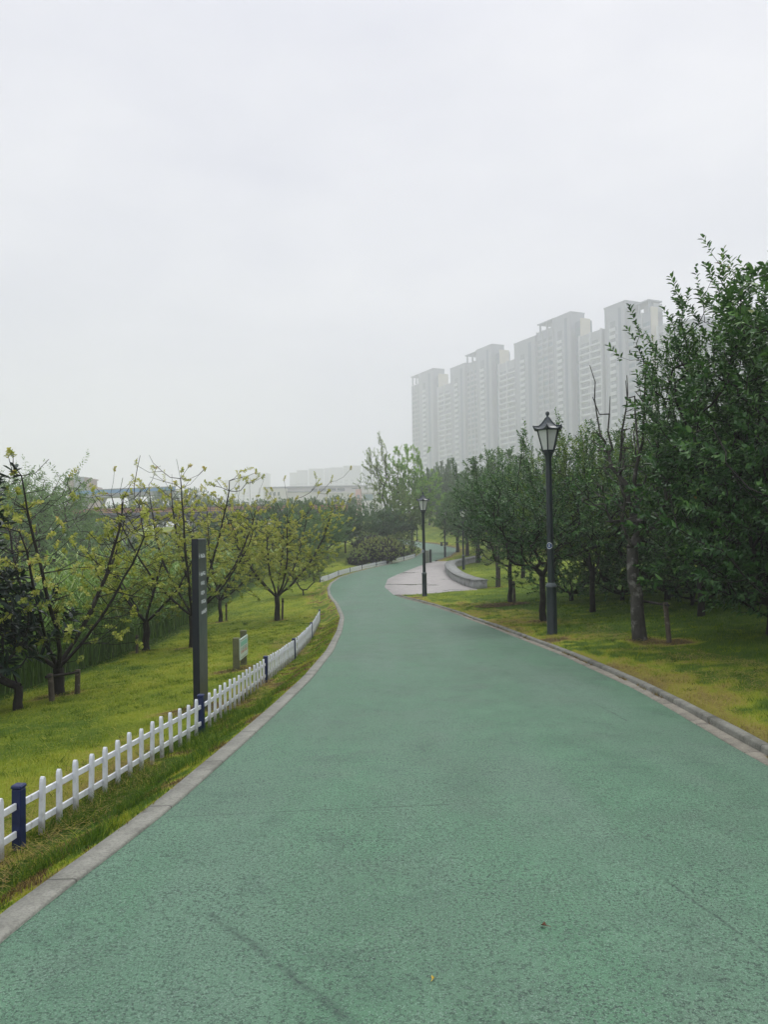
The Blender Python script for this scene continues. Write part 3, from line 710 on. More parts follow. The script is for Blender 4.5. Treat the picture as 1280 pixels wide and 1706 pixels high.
for (px, Y, lab, sc, rz) in [(1290, 17.5, 'dark tree at the right edge behind the tallest tree', 1.15, 1.0), (1190, 24, 'dark tree deep in the shade between tallest tree and thin tree', 1.15, 2.2), (1010, 26, 'dark tree standing behind the olive-green tree', 1.05, 3.4), (1035, 22.5, 'low-crowned dark tree between the thin staked tree and the olive-green tree', .78, 5.9), (950, 24, 'low-crowned dark tree right behind the nearest lamp post', .8, 2.6), (925, 29, 'dark tree filling the gap behind the nearest lamp post', .95, 4.4), (1280, 30, 'rearmost dark tree at the right edge of the bank', 1.3, 5.2), (1600, 9.2, 'dark tree outside the frame whose crown overhangs the right edge', 1.2, 4.0), (1390, 13.0, 'dark tree right of the tallest tree, mostly beyond the right edge', 1.15, 2.9), (1090, 33, 'rearmost dark tree behind the thin staked tree', 1.25, .5), (870, 42, 'dark tree far back, behind the mulch-ring tree', 1.2, 1.7)]:
    alt = px in (1010, 925, 870); plant('tree', lab, 'tree', MD2 if alt else MD, on_ground(PX(px, Y), Y), rz, DG, sc*(1.15 if alt else 1))

for i, (px, Y, R, H_, lab) in enumerate([(1150, 19.0, 1.5, 1.7, 'low dark bush in the shade right of the leaning stake'), (1240, 20.0, 1.7, 2.0, 'low dark bush in the shade under the tallest tree'), (1310, 18.5, 1.6, 1.8, 'low dark bush in the shade at the right edge')]):
    dark_tree(35+i, on_ground(PX(px, Y), Y), R, H_, lab, n=330, th=.2, tr=.04, ll=.09, lw=.045, spikes=4, spike_h=.3, tint0=.35, cz=.75, bottom=1.0, group='low bushes under the right-hand trees', name='bush', cat='bush')
# ---- the thin pale-barked tree with bare shoots
def thin_tree():
    rg = np.random.default_rng(31); p = base_at(1067, 1066); H = high(p, 600)
    T = env_round(rg, 90, (1.0, .9, 1.15), 2.6, .3, .3, seed=9); B = []
    for k in range(16):
        a = rg.uniform(0, 2*PI); x, y = math.cos(a)*rg.uniform(.1, .75), math.sin(a)*rg.uniform(.1, .75); top = H*rg.uniform(.70, 1.0)
        for z in np.arange(2.0, top, .3): B.append((x*(.45+.55*z/top)-.28+rg.normal(0, .03), y*(.45+.55*z/top)+rg.normal(0, .03), z))
    for k in range(9): T = np.vstack([T, [[.06+.01*k, -.2, 3.3+.16*k]]])
    m = make_tree(32, T, 1.55, .105, BARK_GREY, LEAF_DARK, n=9, slen=.25, ll=.09, lw=.04, tint0=.5, tint_top=.5, bare_pts=np.array(B), step=.25, tip=.0065, lean=(-.10, 0), nseg=8, bias=.2)
    plant('tree', 'thin pale-barked tree with bare upright shoots and a leaning stake', 'tree', m, p)
thin_tree()

# ---- trees and shrubs further along
FG = 'trees beyond the bend'
p = on_ground(PX(656, 78), 78)
def bare_tall():
    rg = np.random.default_rng(41); H = high(p, 735); T = env_round(rg, 280, (2.5, 2.3, H*.36), H*.62, .35, .15, seed=3, spikes=8, spike_h=1.4)
    m = make_tree(42, T, 2.2, .16, BARK_DARK, LEAF_MID, n=10, slen=.55, ll=.20, lw=.11, simple=True, tint0=.7, step=.45, bias=.5, tip=.007, up=.7)
    plant('tree', 'tall thin half-bare tree standing against the sky left of the towers', 'tree', m, on_ground(PX(640, 78), 78), 0, FG)
bare_tall()
p = on_ground(PX(686, 80), 80); dark_tree(43, p, 2.9, high(p, 745), 'bright fresh-green tree in front of the farthest tower', n=420, th=3.2, tr=0.136, leaf=LEAF_BRIGHT, ll=.27, lw=.17, simple=True, spikes=4, leafn=18, tint0=.6, group=FG, slen=.6, lobes=.45, hollow=.3)
p = on_ground(PX(668, 73), 73); dark_tree(44, p, 2.6, high(p, 815), 'mid-green tree below the bright fresh-green tree', n=420, th=1.2, tr=0.099, leaf=LEAF_MID, ll=.2, lw=.12, simple=True, spikes=6, leafn=17, tint0=.5, group=FG, slen=.5)
for i, (px, Y, R, top, lab, mt, t0) in enumerate([
        (618, 70, 3.2, 832, 'broad dark tree above the round clipped shrubs', LEAF_GREY, .35),
        (575, 66, 2.4, 838, 'dark feathery tree left of the round clipped shrubs', LEAF_GREY, .28),
        (650, 72, 2.2, 845, 'dark tree between round shrubs and bright green tree', LEAF_GREY, .32),
        (545, 62, 2.2, 850, 'dark tree behind the far end of the lawn, beside the yellow tree', LEAF_DARK, .5),
        (515, 50, 2.3, 830, 'grey-green tree right behind the fullest yellow tree', LEAF_GREY, .6)]):
    p = on_ground(PX(px, Y), Y); dark_tree(50+i, p, R, max(3.2, high(p, top)), lab, n=430, th=.9, tr=0.074, leaf=mt, ll=.17, lw=.09, simple=True, spikes=6, leafn=18, tint0=t0, group=FG, slen=.45, bottom=1.0)
p = base_at(505, 992); dark_tree(57, p, 1.5, 2.7, 'dark brown-green bush growing beside the fullest yellow tree', n=420, th=.3, tr=0.037, leaf=LEAF_OLIVE, ll=.09, lw=.04, spikes=4, spike_h=.3, leafn=16, tint0=.38, group=None, name='bush', cat='bush', bottom=1.0, simple=True)

def shrub(seed, loc, R, H, label, leaf, tint0=.5, n=420):
    rg = np.random.default_rng(seed); T = env_round(rg, n, (R, R, H*.5), H*.5, .12, .6, seed=seed, bottom=1.0); T = T[T[:, 2] > .08]
    m = make_tree(seed, T, .18, .06, BARK_DARK, leaf, n=16, slen=.18, ll=.085, lw=.045, simple=True, tint0=tint0, tint_top=.5, up=.4, out=1, step=.25)
    plant('shrub', label, 'shrub', m, loc, 0, 'round shrubs behind the far fence', parts=('stem', 'foliage'))
p = base_at(597, 941); shrub(61, p, .95, 1.25, 'smallest round shrub, mid green, behind the far white fence', LEAF_MID, .75)
p = on_ground(PX(633, 60.5), 60.5); shrub(62, p, 1.75, 2.2, 'widest round shrub, brownish green, behind the far white fence', LEAF_OLIVE, .6, 620)
p = on_ground(PX(612, 64), 64); shrub(63, p, 1.5, 2.1, 'brownish round shrub half hidden behind the widest round shrub', LEAF_MID, .5)
p = on_ground(PX(672, 69), 69); shrub(64, p, 1.6, 2.3, 'dark green round shrub at the far end of the far fence', LEAF_MID, .45, 560)
p = on_ground(PX(650, 68), 68); shrub(65, p, 1.3, 1.9, 'dark round shrub squeezed between brownish and dark green shrubs', LEAF_MID, .4)

# poplar-like row on the far rise, and the bank trees running up to it
RG = 'trees lining the far rise'
rg = np.random.default_rng(70)
T = env_round(rg, 300, (1.5, 1.5, 3.4), 4.6, .3, .3, seed=7, spikes=8, spike_h=1.6)
MP = make_tree(71, T, 1.8, .16, BARK_DARK, LEAF_GREY, n=18, slen=.6, ll=.26, lw=.15, simple=True, tint0=.5, up=.9, out=.5, step=.5, tip=.01)
T = env_round(rg, 330, (2.6, 2.5, 2.2), 3.4, .3, .3, seed=8, spikes=8, spike_h=.8)
MQ = make_tree(72, T, 1.6, .16, BARK_DARK, LEAF_GREY, n=18, slen=.5, ll=.22, lw=.13, simple=True, tint0=.48, step=.5, tip=.01)
places = ['first', 'second', 'third', 'fourth', 'fifth', 'sixth', 'seventh', 'eighth', 'ninth']
for i, (px, Y, s) in enumerate([(700, 132, .85), (716, 125, .95), (729, 128, 1.05), (742, 120, 1.1), (755, 122, 1.05), (768, 112, 1.1), (704, 150, .95), (722, 150, 1.0), (748, 150, 1.05)]):
    plant('tree', 'slender grey-green tree, %s in the row from the left on the far rise' % places[i] if i < 6 else 'slender hazy tree behind the far row, %s from the left' % places[i-6], 'tree', MP, on_ground(PX(px, Y), Y), i*1.3, RG, s)
for i, (px, Y, s, lab) in enumerate([(762, 74, .9, 'low bank tree right of the lamp on the far bend'), (778, 66, 1.0, 'bank tree above the far end of the curved wall'), (796, 58, 1.0, 'bank tree behind the curved-wall lamp post'), (790, 90, 1.3, 'taller bank tree behind the curved-wall trees'), (815, 75, 1.4, 'tall bank tree at the back, left of the dark mass'), (850, 65, 1.5, 'tall bank tree at the back above the mulch-ring tree'), (820, 105, 1.6, 'hazy tall bank tree against the towers')]):
    plant('tree', lab, 'tree', MQ, on_ground(PX(px, Y), Y), i*1.7+.4, 'trees along the upper bank', s)
# clipped hedge across the far rise
def hedge():
    rg = np.random.default_rng(73); n = 1500; x = rg.uniform(0, 26, n); yv = rg.uniform(-.6, .6, n); zz = rg.uniform(.05, 1.5, n)
    base = np.stack([x, yv, zz], -1); t = .3+.4*(zz/1.5-.4)+.3*(fbm(x, zz, 5)-.5)
    A = sprigs(rg, base, np.stack([rg.normal(0, .4, n), yv*1.2, .5+rg.uniform(0, .6, n)], -1), 10, .5, .22, .12, 1.0, .1, t)
    o = on_ground(PX(690, 136), 136); xx = o.x+x
    dz = height(o.x+base[:, 0], o.y+0*base[:, 0])-o.z; P = A[0].copy(); P[:, 2] += np.repeat(dz, 10)
    r = thing('hedge', 'long low dark hedge across the top of the far rise', 'hedge', o)
    link('foliage', leaf_mesh('foliage', P, *A[1:], LEAF_GREY, True), r)
hedge()

# ---- hazy willows and thickets in the river valley on the left
WG = 'hazy willows beyond the reeds'
rg = np.random.default_rng(80)
T = env_round(rg, 420, (3.4, 3.2, 3.6), 4.6, .3, .35, seed=12, bottom=1.0)
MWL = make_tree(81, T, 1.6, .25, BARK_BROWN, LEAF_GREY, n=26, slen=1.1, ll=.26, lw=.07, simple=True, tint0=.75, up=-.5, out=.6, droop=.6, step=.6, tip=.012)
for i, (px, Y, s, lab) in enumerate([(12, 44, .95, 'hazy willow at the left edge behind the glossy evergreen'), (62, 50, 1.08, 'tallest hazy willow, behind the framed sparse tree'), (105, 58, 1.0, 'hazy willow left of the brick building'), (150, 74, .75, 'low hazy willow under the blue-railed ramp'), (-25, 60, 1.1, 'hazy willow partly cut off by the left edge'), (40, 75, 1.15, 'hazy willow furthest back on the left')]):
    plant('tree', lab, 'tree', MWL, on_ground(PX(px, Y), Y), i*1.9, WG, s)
BGp = 'distant trees beyond the bridge'
for i, (px, Y, s, lab) in enumerate([(190, 175, 1.35, 'distant tree under the blue-railed ramp'), (232, 185, 1.5, 'distant tree right of the blue-railed ramp'), (275, 190, 1.7, 'distant dark tree above the bridge, behind the tall yellow tree'), (318, 200, 1.75, 'distant dark tree above the bridge, right of the sign pillar'), (352, 190, 1.3, 'distant pale tree above the bridge between two yellow trees'), (390, 185, 1.05, 'distant tree left of the white school building'), (440, 170, .75, 'distant tree below the left end of the white building'), (480, 160, .75, 'distant tree in front of the white building'), (525, 150, .7, 'distant tree under the strip windows of the white building'), (590, 160, .7, 'distant tree under the pink pier of the white building')]):
    plant('tree', lab, 'tree', MQ, on_ground(PX(px, Y), Y), i*2.1, BGp, s)
UG = 'low trees under the bridge'
for i, px in enumerate([175, 215, 260, 300, 345, 385, 430, 475, 520, 565]):
    plant('tree', 'low dark tree under the bridge, %s from the left' % ['first', 'second', 'third', 'fourth', 'fifth', 'sixth', 'seventh', 'eighth', 'ninth', 'tenth'][i], 'tree', MQ, on_ground(PX(px, 138), 138), i*.9, UG, (1.25, 1.25, .95))
# near-bank thickets below the bridge
TG = 'thickets on the far bank below the bridge'
for i, (px, Y, s, lab) in enumerate([(225, 60, .9, 'thicket below the bridge, left of the tall yellow tree'), (285, 66, .95, 'thicket below the bridge, behind the tall yellow tree'), (350, 62, .9, 'thicket below the bridge, right of the sign pillar'), (405, 60, .95, 'thicket below the bridge, between the two fuller yellow trees'), (455, 64, 1.0, 'thicket below the bridge, behind the fullest yellow tree'), (500, 75, 1.0, 'thicket below the bridge near the mid-lawn trees')]):
    plant('tree', lab, 'tree', MQ, on_ground(PX(px, Y), Y), i*1.1+.7, TG, (s, s, s*.8))
# ------------------------------------------------------------------ white lawn fences with navy posts
MAT_WHITE = paint('white_plastic', (.74, .77, .80), .45, .10, 6, dirt=((.22, .22, .16), .55))
def muddy(m):                              # splashed soil on the feet of the pickets
    nt = m.node_tree; bs = nt.nodes['Principled BSDF']; src = bs.inputs['Base Color'].links[0].from_socket
    tcn = nt.nodes.new('ShaderNodeTexCoord'); sp = nt.nodes.new('ShaderNodeSeparateXYZ'); nt.links.new(tcn.outputs['Object'], sp.inputs[0])
    no = nt.nodes.new('ShaderNodeTexNoise'); no.inputs['Scale'].default_value = 30; ge = nt.nodes.new('ShaderNodeNewGeometry'); nt.links.new(ge.outputs['Position'], no.inputs['Vector'])
    ad = nt.nodes.new('ShaderNodeMath'); ad.operation = 'MULTIPLY_ADD'; nt.links.new(no.outputs['Fac'], ad.inputs[0]); ad.inputs[1].default_value = -.16; nt.links.new(sp.outputs[2], ad.inputs[2])
    mr = nt.nodes.new('ShaderNodeMapRange'); mr.inputs['From Min'].default_value = -.06; mr.inputs['From Max'].default_value = .06; mr.inputs['To Min'].default_value = .75; mr.inputs['To Max'].default_value = 0; nt.links.new(ad.outputs[0], mr.inputs['Value'])
    mi = nt.nodes.new('ShaderNodeMix'); mi.data_type = 'RGBA'; nt.links.new(mr.outputs[0], mi.inputs[0]); nt.links.new(src, mi.inputs[6]); mi.inputs[7].default_value = (.13, .11, .06, 1); nt.links.new(mi.outputs[2], bs.inputs['Base Color'])
    return m
MAT_PICKET = muddy(paint('splashed_white_plastic', (.70, .73, .76), .45, .10, 6, dirt=((.22, .22, .16), .5)))
MAT_NAVY = paint('navy_plastic', (.012, .022, .085), .4, .3, 9, spec=.4)
def picket_meshes():
    b = MB(); w, d = .0168, .012
    prof = [(-w, 0), (w, 0), (w, .315), (w*.75, .335), (w*.3, .346), (-w*.3, .346), (-w*.75, .335), (-w, .315)]
    n = len(prof)
    b.add([(x, -d, z) for x, z in prof]+[(x, d, z) for x, z in prof], [tuple(range(n)), tuple(range(2*n-1, n-1, -1))]+[(i, i+n, (i+1) % n+n, (i+1) % n) for i in range(n)])
    p = MB(); p.box((0, 0, .155), (.058, .058, .37), 0, 0, 1, .005); p.box((0, 0, .352), (.066, .066, .024), 0, 0, 1, .008)
    return b.mesh('picket', MAT_PICKET), p.mesh('post', MAT_NAVY)
ME_PICKET, ME_POST = picket_meshes()
def rail_mesh(L):
    b = MB(); b.box((L/2, 0, 0), (L, .016, .040), 0, 0, 1, .003); return b.mesh('rail', MAT_WHITE)
def fence(label, pts, npick, single=True):
    o = Vector(pts[0]); r = thing('lawn_fence', label, 'fence', o)
    for i, p in enumerate(pts):
        q = link('post', ME_POST, r, Vector(p)-o)
        if i+1 < len(pts): d = Vector(pts[i+1])-Vector(p)
        q.rotation_euler.z = math.atan2(d.y, d.x)+random.uniform(-.05, .05); q.rotation_euler.x = random.uniform(-.02, .02)
    for i in range(len(pts)-1):
        a, b = Vector(pts[i]), Vector(pts[i+1]); d = b-a; yaw = math.atan2(d.y, d.x); L = d.length; pit = math.asin(d.z/L)
        rm = rail_mesh(L-.06)
        for z in (.085, .245):
            q = link('rail', rm, r, a-o+d.normalized()*.03+Vector((0, 0, z))); q.rotation_euler = (0, -pit, yaw)
        nn = npick[i] if hasattr(npick, '__len__') else npick
        if single:
            for k in range(nn):
                f = (k+1)/(nn+1)
                q = link('picket', ME_PICKET, r, a-o+d*f+Vector((math.sin(yaw)*.019, -math.cos(yaw)*.019, random.uniform(-.012, .006))))
                q.rotation_euler = (random.uniform(-.02, .02), random.uniform(-.025, .025), yaw)
        else:
            b2 = MB()
            for k in range(nn):
                f = (k+1)/(nn+1); c = d*f; b2.box((c.x+math.sin(yaw)*.017, c.y-math.cos(yaw)*.017, c.z+.17), (.06, .03, .35), yaw)
            link('picket_panel', b2.mesh('picket_panel', MAT_WHITE), r, a-o)
random.seed(3)
def fpt(px, py, Y):
    p = at(px, py, Y); return (p[0], p[1], p[2])
near = [(31, 1415, 3.92), (336, 1221, 6.85), (442.5, 1137, 10.0), (490, 1098, 12.9), (519, 1063.5, 15.9), (532.5, 1036, 19.0)]
near_pts = [ground(n[0], n[1]) for n in near]; near_pts = [near_pts[0]+(near_pts[0]-near_pts[1])*1.0]+near_pts
near_pts = [Vector((p[0], p[1], float(height(p[0], p[1]))+.012)) for p in near_pts]
fence('white picket lawn fence with navy posts running along the near left verge', near_pts, [14, 14, 14, 14, 14, 14])
far = [(533, 964), (546.7, 961.5), (563.6, 955.5), (583, 950.5), (603, 945.8), (627, 940.8), (652.5, 935.8), (673, 931), (692, 927)]
far_pts = []
for px, py in far:
    g = on_path(px, py+1.5); far_pts.append(Vector((g[0], g[1], float(height(g[0], g[1]))-.02)))
fence('distant white picket lawn fence curving below the round shrubs', far_pts, 15, single=False)

# ------------------------------------------------------------------ lamp posts
MAT_LAMP = paint('dark_green_iron', (.009, .020, .021), .42, .35, 7, spec=.5)
MAT_COLLAR = paint('worn_collar', (.10, .12, .12), .5, .4, 20)
MAT_GLASS = paint('frosted_lamp_glass', (.62, .64, .60), .35, .12, 3, spec=.5)
MAT_ROOF = paint('lamp_roof_iron', (.028, .043, .048), .4, .3, 12, spec=.5)
MAT_STICK_W = paint('white_sticker', (.72, .74, .76), .4, .12, 30)
MAT_STICK_B = paint('blue_sticker', (.05, .09, .22), .4, .2, 30)
def lamp_parts():
    out = []
    b = MB(); b.lathe([(.107, -.06), (.107, .0), (.098, .02), (.096, .90)], 24); out.append(('base', b.mesh('base', MAT_LAMP), None))
    b = MB(); b.lathe([(.100, .90), (.112, .905), (.112, .925), (.074, .985), (.070, .99)], 24); out.append(('collar', b.mesh('collar', MAT_COLLAR), None))
    b = MB(); b.lathe([(.066, .985), (.062, 2.0), (.058, 3.2), (.062, 3.38), (.085, 3.46), (.088, 3.49)], 20); out.append(('pole', b.mesh('pole', MAT_LAMP), None))
    # lantern: six-sided, wider at the top
    z0, z1, r0, r1 = 3.525, 3.925, .118, .222
    b = MB()
    b.lathe([(.090, 3.485), (.128, 3.50), (.128, 3.525), (.10, 3.53)], 6, rot=0, sm=False)
    for k in range(6):
        a = k*PI/3; c, s = math.cos(a), math.sin(a)
        b.tube([(r0*c, r0*s, z0), (r1*c, r1*s, z1)], .013, 6)
        a2 = a+PI/3; c2, s2 = math.cos(a2), math.sin(a2)
        b.tube([(r1*c, r1*s, z1), (r1*c2, r1*s2, z1)], .014, 6); b.tube([(r0*c, r0*s, z0+.004), (r0*c2, r0*s2, z0+.004)], .012, 6)
    out.append(('lantern_frame', b.mesh('lantern_frame', MAT_LAMP), None))
    b = MB(); b.lathe([(r0*.95, z0+.004), (r1*.965, z1-.004)], 6, sm=False); out.append(('lantern_glass', b.mesh('lantern_glass', MAT_GLASS), None))
    b = MB(); N = 36; prof = [(1.0, 0.0), (.86, .012), (.66, .05), (.45, .105), (.28, .165), (.16, .215)]
    V = []; 
    for q, (rr, zz) in enumerate(prof+[(1.0, -.018)]):
        for k in range(N):
            a = 2*PI*k/N; m = (a % (PI/3))-PI/6; hexr = math.cos(PI/6)/math.cos(m); cor = (abs(m)/(PI/6))**4
            rad = .285*rr*hexr*(1+.10*cor*(rr > .8)); V.append((rad*math.cos(a), rad*math.sin(a), 3.935+zz+.055*cor*max(0, rr-.6)/.4))
    F = [(i*N+k, i*N+(k+1) % N, (i+1)*N+(k+1) % N, (i+1)*N+k) for i in range(5) for k in range(N)]
    F += [(6*N+k, 6*N+(k+1) % N, (k+1) % N, k) for k in range(N)]+[tuple(range(7*N-1, 6*N-1, -1)), tuple(range(5*N, 6*N))]
    b.add(V, F, 0, False)
    for k in range(6):
        a = k*PI/3; pts = []
        for rr, zz in prof: 
            rad = .285*rr*(1+.10*(rr > .8)); pts.append((rad*math.cos(a), rad*math.sin(a), 3.942+zz+.055*max(0, rr-.6)/.4))
        b.tube(pts, [.012, .011, .010, .010, .009, .009], 6)
    roof = b.mesh('lamp_roof', MAT_ROOF); out.append(('lamp_roof', roof, None))
    b = MB(); b.lathe([(.050, 4.145), (.042, 4.165), (.022, 4.185), (.020, 4.205), (.034, 4.222), (.040, 4.245), (.034, 4.270), (.014, 4.288), (.004, 4.292)], 16)
    out.append(('finial', b.mesh('finial', MAT_ROOF), 'lamp_roof'))
    return out
LAMP = lamp_parts()
def lamp(label, p, rz=0, sticker=None):
    r = thing('street_lamp', label, 'street lamp', p, rz, 'green lantern lamps along the path'); d = {}
    for nme, me, par in LAMP: d[nme] = link(nme, me, d.get(par, r))
    if sticker:
        zc, ang, rad = sticker; rp = .0625; N = 28
        def disc(rr, off, mat, nm, ring=None):
            V, F = [], []
            for k in range(N):
                a = 2*PI*k/N
                for r_ in ((rr, ring) if ring else (rr,)):
                    t = r_*math.cos(a)/rp; V.append(((rp+off)*math.cos(ang+t), (rp+off)*math.sin(ang+t), zc+r_*math.sin(a)))
            if ring: F = [(2*k, 2*((k+1) % N), 2*((k+1) % N)+1, 2*k+1) for k in range(N)]
            else:
                V.append(((rp+off)*math.cos(ang), (rp+off)*math.sin(ang), zc)); F = [(k, (k+1) % N, N) for k in range(N)]
            b = MB(); b.add(V, F); return b.mesh(nm, mat)
        st = link('sticker', disc(rad, .003, MAT_STICK_W, 'sticker'), d['pole'])
        link('sticker_ring', disc(rad*.80, .0045, MAT_STICK_B, 'sticker_ring', rad*.38), st)
    return r
p = at(921, 1066, 14.8); L1 = Vector((p[0], p[1], float(height(p[0], p[1]))-.0)); 
lamp('nearest dark green lantern lamp with a round sticker, standing on the right bank', L1, .25, (1.70, -PI/2-.55-.25, .062))
p = at(708, 998, 31.7); lamp('lantern lamp on the grass corner in front of the wet forecourt', Vector((p[0], p[1], float(height(p[0], p[1])))), .5, (1.85, -PI/2-.9-.5, .062))
p = at(773, 954, 51.8); lamp('lantern lamp standing just behind the low curved wall', Vector((p[0], p[1], float(height(p[0], p[1])))), .1)
p = at(742, 930, 66); lamp('lantern lamp at the inside of the far bend, beside the grey cabinet', Vector((p[0], p[1], float(height(p[0], p[1])))), .8)
p = at(695.5, 903.5, 105); lamp('farthest lantern lamp, at the foot of the grassy rise', Vector((p[0], p[1], float(height(p[0], p[1])))), .3)

# ------------------------------------------------------------------ sign pillar on the left lawn
MAT_SIGN = paint('charcoal_sign_metal', (.034, .045, .050), .38, .18, 3, spec=.45)
MAT_SIGN_D = paint('dark_sign_edge', (.007, .011, .017), .45, .2, 5, spec=.4)
MAT_LET = paint('pale_lettering', (.80, .84, .84), .5, .05, 20)
def sign_pillar():
    g = at(329, 1176, 9.0); base = Vector((g[0], g[1], float(height(g[0], g[1]))-.04))
    Hh = float(at(329, 898, 9.0)[2]-base.z)
    r = thing('sign_pillar', 'tall charcoal direction pillar with pale lettering behind the white fence', 'sign', base)
    yaw = math.radians(2.5); r.rotation_euler.z = yaw
    b = MB(); b.box((.0, .25, Hh/2), (.060, .50, Hh), 0, 0, 1, .004); link('panel', b.mesh('panel', MAT_SIGN), r)
    b = MB(); b.box((-.006, -.014, Hh/2), (.076, .024, Hh+.004), 0, 0, 1, .003); link('edge_fin', b.mesh('edge_fin', MAT_SIGN_D), r)
    b = MB(); b.box((0, .25, .05), (.12, .56, .10), 0, 0, 1, .01); link('plinth', b.mesh('plinth', MAT_SIGN_D), r)
    rg = random.Random(5); x = .0325
    rows = [(926, 'arrow', 4), (956, 'arrow2', 4), (972, None, 3), (988, None, 3), (1003, None, 4), (1020, None, 5)]
    for py, ar, nch in rows:
        z = float(at(337, py, 9.15)[2]-base.z); b = MB(); y = .05
        def bar(y0, z0, y1, z1, w=.0095):
            L = math.hypot(y1-y0, z1-z0); a = math.atan2(z1-z0, y1-y0); c, s = math.cos(a), math.sin(a); v = []
            for u, t in ((0, -w/2), (L, -w/2), (L, w/2), (0, w/2)): v.append((x, y0+u*c-t*s, z0+u*s+t*c))
            b.add(v, [(0, 1, 2, 3)])
        if ar:
            s = .026 if ar == 'arrow' else .022
            bar(y, z-s*1.3, y, z+s*1.3, .010); b.add([(x, y-.022, z), (x, y+.012, z-.017), (x, y+.012, z+.017)], [(0, 1, 2)]); bar(y, z, y+.04, z, .008)
        y = .125 if ar else .135
        cw = .062; ch = .040
        for k in range(nch):                       # square brush-like characters built of strokes
            y0 = y+k*cw*1.12
            for zz in sorted(rg.sample([-1, -.4, .2, .8], 3)): bar(y0+rg.uniform(0, .008), z+zz*ch*.5, y0+cw*rg.uniform(.75, .95), z+zz*ch*.5)
            bar(y0+cw*rg.uniform(.3, .55), z-ch*.55, y0+cw*.45, z+ch*.6)
            if rg.random() > .35: bar(y0+cw*.1, z-ch*.5, y0+cw*.3, z+ch*.1)
            if rg.random() > .35: bar(y0+cw*.6, z+ch*.1, y0+cw*.9, z-ch*.5)
        link('lettering', b.mesh('lettering', MAT_LET), r)
sign_pillar()

# small notice board between two mossy posts
MAT_MOSS = concrete('mossy_concrete', (.155, .165, .085), joint=False, stain=.7)
MAT_BOARD = paint('pale_notice_board', (.55, .66, .58), .4, .08, 10)
MAT_BTEAL = paint('teal_print', (.22, .50, .38), .5, .1, 30)
MAT_BRED = paint('red_print', (.42, .16, .12), .5, .1, 30)
MAT_BGREY = paint('grey_print', (.22, .27, .24), .5, .1, 30)
def notice():
    g = ground(394, 1116); Y = g.y; r = thing('notice_board', 'small pale notice board between two mossy stub posts on the left lawn', 'sign', g)
    k = Y/F_PX; h1 = 53*k; dy = .62; g2 = at(406, 1105, Y+dy); r.rotation_euler.z = 0
    b = MB(); b.box((0, 0, h1/2-.05), (10.5*k, .085, h1+.1), 0, 0, 1, .008); link('post', b.mesh('post', MAT_MOSS), r)
    x2 = float(g2[0]-g.x); b = MB(); b.box((x2, dy, h1/2-.02), (10.5*k, .085, h1+.14), 0, 0, 1, .008); link('post', b.mesh('post', MAT_MOSS), r)
    z0, z1 = h1*.30, h1*.95; d = Vector((x2, dy, 0)).normalized(); nrm = Vector((d.y, -d.x, 0)); L = math.hypot(x2, dy)
    off = 5.4*k
    def slab(u0, u1, za, zb, o, th, nm, mat, par):
        P = lambda u, z, q: tuple(Vector((0, 0, z))+d*u+nrm*(off+q)); v = [P(u0, za, o), P(u1, za, o), P(u1, zb, o), P(u0, zb, o), P(u0, za, o+th), P(u1, za, o+th), P(u1, zb, o+th), P(u0, zb, o+th)]
        b = MB(); b.add(v, [(0, 3, 2, 1), (4, 5, 6, 7), (0, 1, 5, 4), (1, 2, 6, 5), (2, 3, 7, 6), (3, 0, 4, 7)]); return link(nm, b.mesh(nm, mat), par)
    hb = z1-z0; bd = slab(-.02, L+.02, z0, z1, 0, .018, 'board', MAT_BOARD, r)
    slab(.03, L-.03, z0+hb*.62, z0+hb*.84, .018, .003, 'printed_panel', MAT_BTEAL, bd)
    rg = random.Random(4)
    for q, (zz, mt) in enumerate([(.54, MAT_BGREY), (.46, MAT_BGREY), (.38, MAT_BRED), (.31, MAT_BRED)]):
        for w in range(4): slab(.05+w*.135, .05+w*.135+rg.uniform(.07, .11), z0+hb*(zz-.022), z0+hb*(zz+.022), .018, .003, 'lettering', mt, bd)
    slab(.03, L-.03, z0+hb*.07, z0+hb*.10, .018, .003, 'printed_line', MAT_BGREY, bd); slab(.03, L-.03, z0+hb*.90, z0+hb*.93, .018, .003, 'printed_line', MAT_BGREY, bd)
notice()

